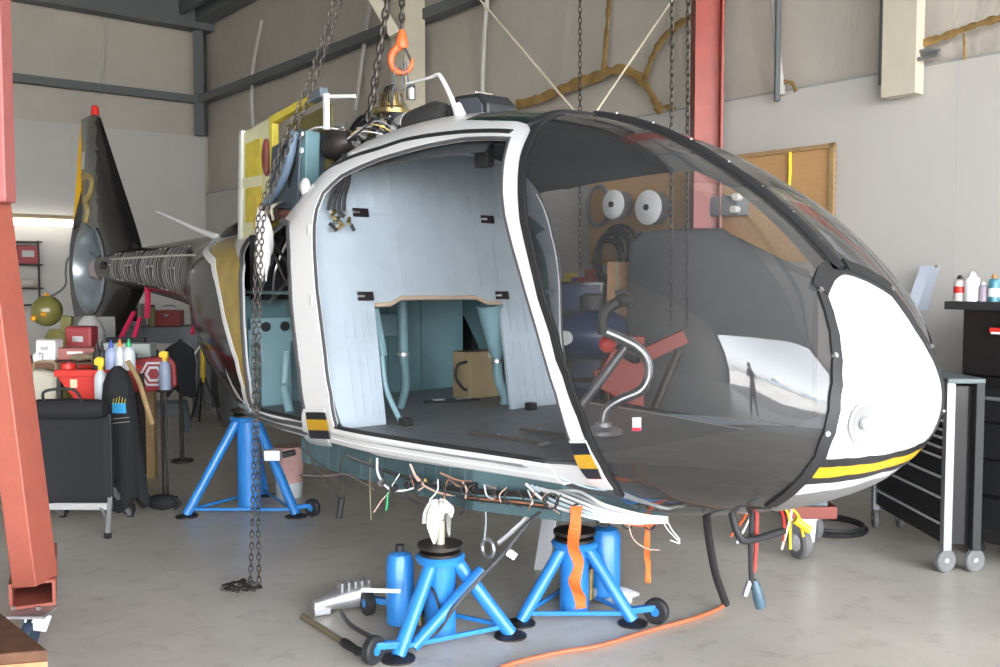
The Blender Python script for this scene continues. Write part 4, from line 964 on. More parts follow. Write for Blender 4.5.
# ------------------------------------------------------------------ things on the floor near the camera
t = thing('jack_handle_bar', 'olive steel pump handle with black rubber grip lying on the floor', 'jack handle', (-.81,4.51,0))
a = Vector((-.18,.24,.016)); b = Vector((.18,-.24,.016))
MB().cyl(a, a.lerp(b,.72), .014, n=14).build('rod', mat('olive_rod', (.16,.13,.08), .5), t, smooth=True)
MB().lathe([(0,0),(.019,0),(.022,.03),(.018,.12),(.021,.15),(.015,.165),(0,.165)], a.lerp(b,.72), b-a, 16).build('grip', blackm, t, smooth=True)
t = thing('work_lamp', 'silver finned work lamp lying on the floor beside the nearest jack', 'work lamp', (-.80,4.86,0), .45)
MB().lathe([(0,-.16),(.03,-.16),(.045,-.05),(.062,.02),(.070,.13),(.0,.14)], (0,0,.072), (1,0,.12), 22).build('housing', alu, t, smooth=True)
for k in range(5): MB().box((-.02+.035*k, 0, .135), (.012,.09,.05)).build('cooling_fin', alu, t, bevel=.003)
MB().box((-.12,0,.03), (.09,.07,.05)).build('lamp_foot', alu, t, bevel=.008)
mb = MB().tube([(-.80,4.76,.03),(-.72,4.62,.012),(-.55,4.42,.012),(-.42,4.35,.02),(-.30,4.40,.06),(-.22,4.36,.18),(-.10,4.40,.31),(.02,4.46,.42),(.12,4.52,.53),(.22,4.60,.60)], .010, 8, smooth=8)
tag(mb.build('hose', mat('dark_grey_hose', (.06,.06,.065), .45), smooth=True), 'dark grey flexible hose looping past the nearest jack up to the belly', 'hose')
mb = MB().bar((.035,4.45,.43), (.075,4.44,.405), .035, .03); tag(mb.build('hose_clip', white, bevel=.005), 'white plastic clip on the dark grey hose', 'clip')
# orange extension cord
P = [(-.10,3.98,.012),(.044,4.149,.012),(.272,4.285,.012),(.463,4.368,.012),(.723,4.558,.012),(.946,4.707,.012),(1.10,4.84,.012),(1.16,4.90,.02)]
tag(MB().tube(P, .011, 8, smooth=8).build('extension_cord', orangec, smooth=True), 'orange extension cord snaking along the grey floor to the black strap', 'cord')
# black strap hanging from belly
mb = MB().tube([(1.0,4.62,.615),(1.03,4.70,.45),(1.09,4.80,.22),(1.17,4.90,.025)], .020, 8, smooth=6)
tag(mb.build('hanging_strap', mat('black_braided_sleeve', (.02,.018,.018), .8), smooth=True), 'thick black braided strap hanging from belly to floor under nose', 'strap')
mb = MB().bar((-1.05+2.02,4.60,.618), (1.07,4.64,.618), .03, .012)
t = thing('cable_bundle', 'hanging cable bundle with blue plug below the nose', 'cable bundle', (1.14,4.30,0))
MB().tube([(0,0,.68),(-.005,0,.5),(0,.0,.36),(.01,0,.30)], .012, 8, smooth=5).build('black_cable', blackm, t, smooth=True)
MB().tube([(.02,0,.68),(.02,0,.5),(.012,0,.38)], .010, 8, smooth=5).build('red_cable', mat('red_cable', (.4,.05,.04), .5), t, smooth=True)
MB().lathe([(0,0),(.024,.0),(.026,.05),(.02,.11),(.012,.13),(0,.13)], (.045,0,.215), (-.25,0,1), 14).build('plug', mat('slate_plug', (.06,.11,.15), .4), t, smooth=True)
MB().lathe([(0,0),(.015,0),(.015,.06),(0,.08)], (-.028,0,.27), (.3,0,1), 12).build('plug', alu, t, smooth=True)
# caster trolley under the nose
t = thing('caster_dolly', 'rusty red caster dolly with grey wheel standing behind the nose', 'dolly', (1.83,5.80,0))
w_ = MB().lathe([(.03,-.03),(.085,-.032),(.10,-.02),(.10,.02),(.085,.032),(.03,.03)], (0,0,.10), (.8,.25,0), 32, close=True).build('wheel', mat('grey_caster_tread', (.13,.13,.13), .6), t, smooth=True)
MB().lathe([(0,-.034),(.05,-.036),(.05,.036),(0,.034)], (0,0,.10), (.8,.25,0), 24).build('hub', mat('light_hub', (.5,.5,.5), .4), w_, smooth=True)
mb = MB(); mb.bar((-.05,-.01,.10), (-.03,.02,.25), .015, .09); mb.bar((.05,.02,.10), (.06,.02,.25), .015, .09); mb.box((.01,.02,.255), (.16,.14,.012)); mb.build('fork', steel, t)
mb = MB(); mb.box((.05,.05,.265), (.30,.22,.012)); mb.box((.05,-.06,.30), (.30,.010,.07)); mb.box((.05,.16,.30), (.30,.010,.07)); mb.box((.20,.05,.30), (.01,.22,.07)); mb.box((-.10,.05,.30), (.01,.22,.07))
mb.build('tray', mat('oxide_red_steel', (.22,.045,.03), .5), t, bevel=.003)
MB().box((.05,.05,.345), (.22,.16,.04)).build('grey_pad', greyplas, t, bevel=.01)
w2 = copy_tree(w_, t); w2.location = (.20,.40,0)
# black frame piece that hangs under the nose
mb = MB().tube([(1.02,4.20,.68),(1.05,4.18,.58),(1.10,4.20,.55),(1.30,4.36,.55)], .017, 10, smooth=6)
o = mb.build('tow_frame', blackm, smooth=True); tag(o, 'bent black tube bracket fixed below the nose', 'bracket')
t = thing('wire_loom', 'yellow and orange wires with connectors dangling below the nose', 'wires', (1.30,4.45,0))
for k, (x0, x1, c_) in enumerate(((-.12,-.22,orange),(-.10,-.19,white),(.0,.06,yellpl),(.03,.12,yellpl),(-.02,.03,red),(.06,.02,mat('pale_wire',(.7,.66,.5),.5)))):
    MB().tube([(x0,0,.66),((x0+x1)/2+.02,0,.60),(x1,0,.50 - .03*(k % 3))], .006, 6, smooth=4).build('wire', c_, t, smooth=True)
MB().cyl((.08,0,.58), (.15,0,.53), .02, n=10).build('connector', yellpl, t, smooth=True)

# orange warning ribbons
def ribbon_thing(pts, w, label):
    mb = MB(); P = crs([Vector(p) for p in pts], 6); n = len(P); vs = []
    for i, p in enumerate(P):
        a = .5*math.sin(i*.42); d = Vector((math.cos(a), math.sin(a), 0))*w/2; nn = Vector((-d.y, d.x, 0)).normalized()*.001
        for s_, q in ((-1,-1),(1,-1),(1,1),(-1,1)): vs.append(p + d*s_ + nn*q)
    fs = [(i*4+k, i*4+(k+1)%4, i*4+4+(k+1)%4, i*4+4+k) for i in range(n-1) for k in range(4)] + [(0,1,2,3),(4*n-4,4*n-1,4*n-2,4*n-3)]
    mb.add(vs, fs); return tag(mb.build('warning_ribbon', orange), label, 'ribbon')
r1 = ribbon_thing([(.345,4.30,.68),(.34,4.29,.60),(.33,4.28,.50),(.355,4.28,.42),(.335,4.27,.34),(.36,4.27,.27),(.365,4.27,.22)], .055, 'wide orange warning ribbon hanging in front of the middle blue jack')
r2 = ribbon_thing([(.69,4.42,.62),(.685,4.42,.52),(.685,4.42,.42),(.69,4.42,.37),(.69,4.42,.29)], .026, 'narrow orange warning ribbon with wider end hanging under the bubble')

# ---- loose wiring under the belly: parts of the helicopter
def L(px, py, Y): return Yp(px, py, Y)
def W(px, py, Y):
    c, s = math.cos(PITCH), math.sin(PITCH); a = (px-500)/FOC; b = (333.5-py)/FOC; d = Vector((a, c+s*b, -s+c*b)); d *= Y/d.y
    return Vector((d.x, Y, EYE + d.z))
wireW = mat('white_wire', (.70,.70,.68), .45); wireP = mat('pinkish_wire', (.62,.42,.34), .5); wireC = mat('copper_loom', (.30,.13,.07), .55)
def wire(pts, Y, r, m, name='wiring'):
    YY = Y if hasattr(Y, '__len__') else [Y]*len(pts)
    return MB().tube([L(x, y, YY[i]) for i, (x, y) in enumerate(pts)], r*.62, 6, smooth=6).build(name, m, HELI, smooth=True)
wire([(377,458),(378,474),(388,488),(400,491),(414,488)], 4.95, .010, wireW)
wire([(410,464),(418,480),(432,490),(450,495),(470,494)], 4.85, .010, wireP)
wire([(346,455),(366,463),(390,472),(415,480),(440,488)], 5.0, .016, blackm)
wire([(300,447),(318,462),(340,478),(352,487)], 5.4, .008, blackm)
wire([(306,442),(312,460),(324,478),(335,492),(341,500)], 5.3, .009, iron)
wire([(343,455),(340,468),(338,478),(344,490),(343,500)], 5.25, .010, iron)
MB().cyl(L(342,498,5.25), L(339,518,5.25), .018, n=10).build('hanging_sleeve', blackm, HELI, smooth=True)
wire([(370,458),(370,490),(371,520)], 5.0, .004, mat('tan_string', (.30,.24,.15), .8))
wire([(300,475),(325,476),(345,474),(362,482),(376,490)], 5.2, .009, iron)
wire([(395,490),(412,500),(425,507)], 4.95, .009, blackm)
wire([(390,492),(382,500),(374,512)], 5.0, .006, wireP)
wire([(388,492),(387,505),(386,510)], 5.0, .008, greenpl)
for k in range(6):
    y0 = 477 + k*3; wire([(440 + 4*k, y0 - 4), (462, y0 + 4), (490, y0 + 3), (515, y0 + 1), (532, y0 - 1)], 4.75, .008, (wireC, blackm, wireC, iron, teal, blackm)[k])
rg = random.Random(21)
for k in range(26):
    x = 385 + k*7 + rg.uniform(-4,4); y = 472 + k*.9
    wire([(x, y), (x + rg.uniform(-8,8), y + rg.uniform(6,12)), (x + rg.uniform(-14,14), y + rg.uniform(10,22))], 4.9 - k*.02, rg.uniform(.004,.009), (blackm, iron, steel, wireC, blackm, wireP)[k % 6])
for k in range(10):
    c_ = Vector(L(384 + k*13 + rg.uniform(-3,3), 484 + rg.uniform(-4,8), 4.95)); MB().lathe([(0,-.02),(.018,-.02),(.018,.01),(.012,.02),(0,.02)], c_, (rg.uniform(-1,1), rg.uniform(-1,1), rg.uniform(-1,1)), 8).build('wiring_connector', (steel, blackm, iron, brass)[k % 4], HELI, smooth=True)
# white bundle sweeping below the bubble
for k in range(6):
    wire([(526 + 5*k, 484 + 1.5*k), (546 + 6*k, 502 - 2.2*k), (575 + 3*k, 513 - k*3.2), (605, 520 - k*3.0), (640, 522 - k*1.5), (668, 522 - k*.8)], [4.55,4.45,4.36,4.30,4.28,4.28], .0125, (wireW, mat('pale_blue_wire', (.45,.55,.62), .45), wireW, wireW, mat('grey_wire',(.35,.36,.37),.5), wireW)[k])
for x, y in ((552,500),(577,511),(602,517),(628,520),(650,521)):
    MB().torus(L(x, y+1, 4.36), .035, .005, (1,-.2,.1), 12, 5).build('cable_tie', blackm, HELI)
for k in range(7): wire([(382 + 6*k, 470 + 2*k), (420 + 5*k, 482 + 1.5*k), (470, 490 + 1.5*k), (520, 492 + 2*k), (556, 497 + 2*k)], [4.95,4.85,4.7,4.55,4.45], .013, (blackm, iron, blackm, teal, blackm, wireC, iron)[k])
for k in range(4): MB().box(L(470 + 22*k, 486 + 3*k, 4.7), (.07,.04,.035), (0,.2*k,.3)).build('wiring_clamp', (iron, alu, blackm, teal)[k], HELI, bevel=.004)
wire([(560,478),(590,488),(625,492),(650,495)], 4.35, .007, mat('pale_blue_wire2', (.45,.60,.68), .45))
wire([(600,522),(640,524),(665,522),(672,530),(680,540)], 4.3, .005, wireW)
wire([(662,520),(668,530),(680,543),(670,540)], 4.3, .004, wireW)
wire([(628,524),(634,540),(648,549),(660,550)], 4.3, .004, wireP)
wire([(605,520),(640,526),(665,522)], 4.3, .004, orange)
# struts under belly around the middle jack
mb = MB().bar(W(550,514,5.75), W(541,574,5.56), .09, .02); tag(mb.build('white_board', mat('white_board_paint', (.62,.62,.62), .5), bevel=.003), 'white rectangular board leaning beside the middle jack under belly', 'board')
MB().tube([L(528,516,4.7), L(508,535,4.7), L(498,543,4.7)], .013, 8).build('drain_tube', alu, HELI, smooth=True)
MB().torus(L(488,548,4.75), .045, .010, (0,1,0), 16).build('tie_down_ring', alu, HELI, smooth=True)
wire([(484,500),(486,520),(484,540)], 4.75, .008, mat('grey_rope_tie', (.35,.37,.38), .7))
wire([(464,498),(466,508),(460,515)], 4.75, .006, blackm)

# ------------------------------------------------------------------ hoist chains
def chain(name, pts, ll, r, m, label, cat='chain', two=None, pile=None, group=None):
    mb = MB(); P = crs([Vector(p) for p in pts], 40); acc = 0; last = P[0]; k = 0; cur = P[0]
    # even spacing
    D = [0]
    for a, b in zip(P, P[1:]): D.append(D[-1] + (b-a).length)
    n = int(D[-1]/ll); j = 0
    def at(d):
        for i in range(len(D)-1):
            if D[i+1] >= d: return P[i].lerp(P[i+1], (d-D[i])/max(D[i+1]-D[i], 1e-9)), (P[i+1]-P[i]).normalized()
        return P[-1], (P[-1]-P[-2]).normalized()
    def link(c, t, flip):
        s = t.orthogonal().normalized(); s = Matrix.Rotation(.4 + (PI/2 if flip else 0), 3, t) @ s
        pts_ = []
        for i in range(10):
            a = 2*PI*i/10; pts_.append(c + t*(math.cos(a)*ll*.66) + s*(math.sin(a)*ll*.30))
        mb.tube(pts_, r, 5, closed=True)
    for i in range(n):
        c, t = at((i+.5)*ll); link(c, t, i % 2)
    if pile:
        rg = random.Random(3)
        for i in range(pile[1]):
            a = rg.uniform(0, 2*PI); rad = rg.uniform(0, 1)**.6
            c = Vector(pile[0]) + Vector((pile[2]*rad*math.cos(a), pile[3]*rad*math.sin(a), rg.uniform(.012, .012 + pile[4]*(1-rad))))
            link(c, Vector((rg.uniform(-1,1), rg.uniform(-1,1), rg.uniform(-.2,.2))).normalized(), i % 2)
    return tag(mb.build(name, m, smooth=True), label, cat, group)
Y_ = 5.22
chain_m = mat('tarnished_chain', (.10,.085,.075), .42, .8, var=.4, vscale=40)
chain('hand_chain', [W(345,-60,Y_), W(334,0,Y_), W(305,90,Y_), W(280,150,Y_), W(262,205,Y_), W(257,235,Y_), W(254,330,Y_), W(254,420,Y_), W(253,500,Y_), W(250,587,Y_)],  .032, .0036, chain_m,
      'long rusty hand chain falling past the cabin into a heap on floor, left strand', pile=((-1.42,5.22,0), 46, .11, .07, .04))
chain('hand_chain', [W(351,-60,Y_), W(341,0,Y_), W(312,90,Y_), W(287,150,Y_), W(268,205,Y_), W(262,235,Y_), W(259,330,Y_), W(258,420,Y_), W(258,500,Y_), W(259,584,Y_)],  .032, .0036, chain_m,
      'long rusty hand chain beside its twin, right strand ending above the floor')
chain('load_chain', [W(390,-60,6.3), W(387,0,6.3), W(380,50,6.3), W(372,100,6.3), W(366,128,6.3)], .055, .011, chain_m, 'thick dark load chain running down to the engine, left of the orange hook')
chain('hook_chain', [W(402,-60,6.5), W(402,0,6.5), W(402,34,6.5)], .048, .009, chain_m, 'short thick chain holding the orange lifting hook')
hk = thing('lifting_hook', 'orange steel lifting hook hanging above the rotor mast', 'hook', W(402,50,6.5))
horange = mat('hook_orange_paint', (.75,.17,.05), .4)
MB().lathe([(0,-.03),(.035,-.03),(.045,0),(.035,.05),(.02,.09),(0,.10)], (0,0,.04), n=16).build('swivel', horange, hk, smooth=True)
MB().tube([(0,0,.04),(-.055,0,-.01),(-.075,0,-.07),(-.05,0,-.13),(.005,0,-.15),(.055,0,-.12),(.07,0,-.06)], [.030,.014], 10, smooth=6).build('hook', horange, hk, smooth=True)
MB().bar((.01,0,.03), (.06,0,-.07), .012, .018).build('safety_latch', iron, hk)
mb = MB(); 
for a, b in (((396,62),(392,108)),((403,62),(403,90)),((406,62),(410,100))):
    mb.bar(W(*a,6.5), W(*b,6.5), .05, .006)
o = mb.build('lifting_sling', mat('slate_webbing', (.13,.16,.20), .8)); tag(o, 'grey blue webbing sling from the orange hook to the rotor mast', 'sling')
MB().lathe([(0,-.05),(.03,-.05),(.035,.02),(.02,.06),(0,.06)], W(411,92,6.5), n=12).build('shackle', steel, None).parent = None
sh = bpy.data.objects['shackle']; tag(sh, 'steel shackle on the sling beside the swashplate', 'shackle')
rope_m = mat('cream_rope', (.50,.44,.33), .8)
tag(MB().tube([W(470,-60,7.4), W(480,0,7.4), W(575,112,6.2)], .008, 6).build('guy_rope', rope_m), 'cream rope slanting down to the right behind the roof', 'rope')
tag(MB().tube([W(690,-60,7.4), W(672,0,7.4), W(596,112,6.2)], .008, 6).build('guy_rope', rope_m), 'cream rope slanting down to the left behind the roof', 'rope')
for k, px in enumerate((672, 688)):
    chain('pulley_chain', [W(px,-60,7.0), W(px,60,7.0), W(px-.5,150,7.0), W(px-1,230,7.0), W(px-1,330,7.0)], .05, .005, chain_m, ('left' if k == 0 else 'right') + ' one of two hoist chains hanging left of the red column')
chain('pulley_chain', [W(580,-60,9.0), W(580,60,9.0), W(580,180,9.0), W(580,270,9.0)], .05, .005, chain_m, 'thin hoist chain hanging before the drywall, seen through the bubble near the coil')

# ------------------------------------------------------------------ red gantry leg, left foreground
g = thing('gantry_crane_leg', 'tall leaning red steel gantry leg on a caster, left foreground', 'gantry leg', (-2.205,4.50,0))
gred = mat('worn_red_gantry_paint', (.40,.105,.07), .42, var=.2, vscale=6, bump=.15, bscale=30)
mb = MB(); mb.bar((0,0,.27), (-.19,.02,2.10), .185, .12, 0); mb.build('lower_tube', gred, g, bevel=.006)
mb = MB(); mb.bar((-.145,.01,2.06), (-.145,.01,4.8), .15, .10); mb.build('upper_tube', redpk, g, bevel=.006)
mb = MB()
for c_, d_ in (((0,-.0,.275),(.20,.7,.014)),((0,0,.165),(.20,.7,.014)),((-.085,-.035,.22),(.014,.7,.12)),((.085,.035,.22),(.014,.7,.12))): mb.box((c_[0]-.14,c_[1]+.28,c_[2]), d_, (0,0,.42))
mb.build('foot_tube', gred, g)
cs = MB(); cs.box((.02,-.08,.148), (.17,.14,.012)); cs.bar((-.03,-.08,.14), (-.01,-.10,.07), .01, .08); cs.bar((.07,-.08,.14), (.05,-.10,.07), .01, .08); cs = cs.build('caster', alu, g)
MB().lathe([(0,-.02),(.055,-.02),(.06,0),(.055,.02),(0,.02)], (.02,-.10,.062), (1,0,0), 24).build('caster_wheel', mat('dark_blue_wheel', (.03,.05,.08), .5), cs, smooth=True)
for x in (-.06,.06): MB().cyl((x,-.1,.17), (x,-.1,.185), .012, n=6).build('bolt', steel, g)
# rusty steel bench corner, bottom left
t = thing('steel_table', 'rusty brown steel table corner with orange edge, bottom left corner', 'table', (-1.529,3.194,0), 0)
tp = [(0,0),(-.42,.44),(-1.1,.60),(-.82,-.20)]; tp2 = [(x*.985-.004, y*.985) for x, y in tp]
MB().prism(tp, .41, .45, lambda u,v,d: (u,v,d)).build('table_top', rust, t, bevel=.006)
MB().prism(tp2, .28, .41, lambda u,v,d: (u,v,d)).build('apron', rustor, t)
for sx, sy in ((-.08,.02),(-.42,.36),(-1.0,.50),(-.78,-.10)): MB().box((sx,sy,.14), (.06,.06,.28)).build('leg', rustor, t)

# red steel column behind the helicopter
col = thing('steel_column', 'red painted steel column standing behind the helicopter nose', 'column', (1.75,8.25,0))
mb = MB(); mb.box((-.11,0,3.2), (.02,.2,6.4)); mb.box((.11,0,3.2), (.02,.2,6.4)); mb.box((0,0,3.2), (.2,.02,6.4)); mb.build('column_shaft', redp, col)
MB().box((0,0,.01), (.3,.3,.02)).build('base_plate', redp, col)

# ------------------------------------------------------------------ wall details
def wallstrip(name, pts, r, m, label=None, cat=None, kind=None, off=.02):
    mb = MB(); n = Vector((-.779,-.627,0))
    mb.tube([Vector(p) + n*off for p in pts], r, 8, smooth=5)
    o = mb.build(name, m, smooth=True)
    if kind: o['kind'] = kind
    if label: tag(o, label, cat)
    return o
def RWp(px, py, off=0.0):
    c, s = math.cos(PITCH), math.sin(PITCH); a = (px-500)/FOC; b = (333.5-py)/FOC; d = Vector((a, c+s*b, -s+c*b))
    k = .779*3.45 + .627*6.65 - off; t = k/(.779*d.x + .627*d.y); return Vector((d.x*t, d.y*t, EYE + d.z*t))
def BWp(px, py, off=0.0):
    c, s = math.cos(PITCH), math.sin(PITCH); a = (px-500)/FOC; b = (333.5-py)/FOC; d = Vector((a, c+s*b, -s+c*b))
    k = .627*5.43 + .779*17.8 - off; t = k/(-.627*d.x + .779*d.y); return Vector((d.x*t, d.y*t, EYE + d.z*t))
def foamline(pxs, w, i):
    """split in the insulation facing showing yellow foam: flat irregular strip on the wall"""
    P = crs([RWp(x, y, .012) for x, y in pxs], 6); rg = random.Random(i); mb = MB(); vs = []; n = Vector((-.779,-.627,0))
    for k, p in enumerate(P):
        d = (P[min(k+1, len(P)-1)] - P[max(k-1, 0)]).normalized(); s = d.cross(n).normalized() * (w*(.6 + .6*rg.random()))
        for q, h in ((-1, 0), (-.6, .008), (.6, .008), (1, 0)): vs.append(p + s*q + n*h)
    fs = [(k*4+j, k*4+j+1, k*4+5+j, k*4+4+j) for k in range(len(P)-1) for j in range(3)]
    mb.add(vs, fs); o = mb.build('trim_%d' % (20+i), foam, smooth=True, kind='structure')
foamline([(516,105),(535,100),(556,92),(580,82),(603,75)], .055, 0)
foamline([(603,76),(606,40),(609,0),(611,-30)], .035, 1)
foamline([(604,72),(622,69),(634,74),(645,84),(656,104),(661,114)], .05, 2)
foamline([(644,84),(650,62),(662,40),(678,25),(694,16)], .04, 3)
foamline([(656,107),(668,107),(676,110)], .025, 4)
foamline([(920,44),(940,38),(962,30),(985,22),(1010,16)], .028, 5)
foamline([(783,82),(792,83),(796,92)], .018, 6)
foamline([(964,34),(965,60)], .012, 7)
vinyl = mat('pale_vinyl_seam', (.46,.44,.41), .4)
for k, pts in enumerate((((487,0),(483,60),(482,110)),((773,0),(777,50),(782,95)),((105,0),(104,50),(101,95)),((370,0),(362,60),(355,110)),((262,20),(252,80),(255,160)))):
    f = BWp if pts[0][0] < 200 else RWp
    mb = MB().tube([f(x, y, .02) for x, y in pts], .03, 8, smooth=5); mb.build('trim_%d' % (40+k), vinyl, smooth=True, kind='structure')
for k, (px, w_) in enumerate(((777, .025), (881, .02))):
    a = RWp(px, 95 if px < 800 else 78, .06); mb = MB().cyl((a.x, a.y, a.z - .05), (a.x, a.y, EAVE), w_, n=8); mb.build('trim_%d' % (50+k), (steel, girt)[k] if k else girt, kind='structure')
# cream frame columns on the right wall
for k, (px, off) in enumerate(((408, .22), (903, .06))):
    a = RWp(px, 50, off); mb = MB(); 
    wdt = .30 if k == 0 else .26
    mb.box((a.x, a.y, EAVE/2 + (1.5 if k else 0)), (wdt, .30 if k == 0 else .12, EAVE - (3.1 if k else 0.05)), (0, 0, RZ)); mb.build('trim_%d' % (55+k), creamw, kind='structure')
a = RWp(408, 20, .3)
mb = MB(); mb.bar(RWp(395,35,.5), RWp(352,-40,.9), .14, .14); mb.build('trim_60', creamw, kind='structure')
# wooden capping along top of the lining and drywall seams
def R2(a, b, wd, h, m, name): mb = MB().bar(a, b, wd, h); mb.build(name, m, kind='structure')
R2(R(0,.05,3.27), R(PE,.05,3.27), .10, .02, mat('grey_lining_cap', (.30,.29,.27), .7), 'trim_61')
seamm = mat('drywall_joint', (.46,.45,.43), .8)
for p in (9.0, 11.4, 13.9, 16.2): slab('trim_62', p, p+.012, .10, .1015, 0, 3.24, seamm)
for q in (2.4, 4.8, 7.3): slab('trim_63', .10, .1015, q, q+.012, 0, 4.28, seamm)
# rope coil lying on the lining ledge
c_ = RWp(920, 66, .06); t = thing('cable_coil', 'grey coiled cable resting on top of the drywall ledge, upper right', 'cable coil', (c_.x, c_.y, 3.28), RZ)
MB().tube([(-.16,0,.02),(-.05,.02,.05),(.10,.0,.04),(.13,-.02,.015),(-.02,-.03,.01),(-.12,-.02,.02),(-.02,0,.07),(.14,0,.05)], .014, 8, smooth=6).build('cable', hose, t, smooth=True)

# ------------------------------------------------------------------ pegboard wall, seen beside and through the bubble
peg = thing('pegboard', 'large brown perforated pegboard mounted on the right wall behind nose', 'pegboard', RWp(836,147,.10))
def pegmat():
    m = mat('brown_pegboard', (.52,.30,.13), .6, var=.10, vscale=3); nt = m.node_tree; b = nt.nodes['Principled BSDF']
    tc = nt.nodes.new('ShaderNodeTexCoord'); br = nt.nodes.new('ShaderNodeTexVoronoi'); br.inputs['Scale'].default_value = 20; br.inputs['Randomness'].default_value = 0; br.feature = 'F1'
    nt.links.new(tc.outputs['Object'], br.inputs['Vector'])
    rp = nt.nodes.new('ShaderNodeValToRGB'); rp.color_ramp.elements[0].position = .10; rp.color_ramp.elements[1].position = .16; rp.color_ramp.elements[0].color = (.25,.2,.15,1)
    nt.links.new(br.outputs['Distance'], rp.inputs['Fac'])
    mx = nt.nodes.new('ShaderNodeMix'); mx.data_type = 'RGBA'; mx.blend_type = 'MULTIPLY'; mx.inputs['Factor'].default_value = 1
    src = b.inputs['Base Color'].links[0].from_socket; nt.links.new(src, mx.inputs['A']); nt.links.new(rp.outputs['Color'], mx.inputs['B']); nt.links.new(mx.outputs['Result'], b.inputs['Base Color'])
    return m
a = RWp(836,147,.12); b = RWp(590,175,.12); Lp = (Vector((a.x,a.y,0)) - Vector((b.x,b.y,0))).length
peg.rotation_euler = (0,0,RZ); peg.location = (a.x, a.y, 1.85)
mb = MB(); mb.box((-Lp/2, 0, .45), (Lp, .012, .90)); mb.build('board', pegmat(), peg)
mb = MB(); mb.box((-.02,-.015,.45), (.04,.03,.92)); mb.box((-Lp/2,-.015,.89), (Lp,.03,.035)); mb.build('frame', wood, peg)
def onwall(name, px, py, label, cat, off=.16, group=None):
    p = RWp(px, py, off); return thing(name, label, cat, p, RZ, group)
for px, py, r, lb in ((621,205,.135,'white faced cable reel on the pegboard, left of the pair'), (656,208,.155,'white faced cable reel on the pegboard, right of the pair')):
    t = onwall('cable_reel', px, py, lb, 'reel', .30, 'reels on the pegboard')
    MB().lathe([(0,-.10),(r*.98,-.10),(r*.98,.02),(r*.5,.03),(0,.03)], ax=(0,1,0), n=30).build('drum', mat('dark_grey_reel', (.12,.12,.12), .5), t, smooth=True)
    MB().lathe([(0,-.125),(r*.9,-.12),(r,-.11),(r,-.095),(0,-.095)], ax=(0,1,0), n=30).build('face_disc', white, t, smooth=True)
    MB().cyl((0,-.14,0), (0,-.10,0), .028, n=14).build('spindle', iron, t, smooth=True)
t = onwall('hose_loop', 600, 206, 'grey loop of hose hanging on the pegboard beside the reels', 'hose')
MB().torus((0,-.02,0), .15, .022, (0,1,0), 28, 8, 1.3).build('hose_ring', hose, t, smooth=True)
t = onwall('cable_coil', 617, 258, 'large coil of black cables hanging behind the bubble glass', 'cable coil', .2)
rg = random.Random(2)
for k in range(8): MB().torus((rg.uniform(-.04,.04), -.03 - .012*k, rg.uniform(-.03,.03)), .24 - .012*k, .016, (rg.uniform(-.15,.15),1,rg.uniform(-.15,.15)), 30, 6, 1.2).build('cable_turn', (blackm, iron)[k % 2], t, smooth=True)
t = onwall('wall_charger', 727, 206, 'grey blue metal device on a bracket on the pegboard', 'charger', .22)
MB().box((0,0,0), (.34,.16,.17)).build('housing', mat('slate_metal', (.22,.26,.30), .4, .3), t, bevel=.012)
MB().cyl((.17,-.05,.06), (.17,-.12,.06), .03, n=14).build('knob', white, t, smooth=True); MB().cyl((.15,-.05,-.04), (.15,-.12,-.04), .03, n=14).build('knob', white, t, smooth=True)
t = onwall('wall_socket_box', 718, 176, 'small dark grey junction box on the pegboard above device', 'junction box', .18)
MB().box((0,0,0), (.16,.10,.14)).build('housing', greyplas, t, bevel=.01); MB().box((0,-.052,0), (.10,.01,.08)).build('cover', alu, t)
t = onwall('wall_shelf', 852, 257, 'small grey metal shelf bracket on the wall beside the nose', 'shelf', .16)
MB().box((0,0,0), (.20,.14,.10)).build('shelf_box', mat('grey_shelf', (.25,.26,.26), .5), t, bevel=.006); MB().cyl((.11,-.05,.0), (.15,-.05,.0), .018, n=10).build('shelf_hook', iron, t)
p0, p1 = RWp(790,152,.15), RWp(787,200,.15)
tag(MB().tube([p0, (p0+p1)/2 + Vector((.01,0,0)), p1], .014, 8, smooth=4).build('yellow_tape_strip', yellpl, smooth=True), 'yellow cord hanging straight down in front of the pegboard', 'cord')
t = onwall('wall_notice', 930, 288, 'curled sheet of white paper pinned to the wall beside cabinet', 'paper', .112)
mb = MB(); vs = []
for i in range(9):
    for j in range(7):
        u = -.075 + .15*i/8; v = -.16 + .32*j/6; vs.append((u + (.16-v)*-.28, -.005 - .05*(1-j/6)*max(0, (4-i)/8), v))
mb.add(vs, [(i*7+j, (i+1)*7+j, (i+1)*7+j+1, i*7+j+1) for i in range(8) for j in range(6)])
o = mb.build('sheet', mat('blue_white_paper', (.50,.54,.62), .7), t); sd = o.modifiers.new('s', 'SOLIDIFY'); sd.thickness = .001
MB().box((.045,-.006,.155), (.02,.006,.02)).build('tape', kraft, t)

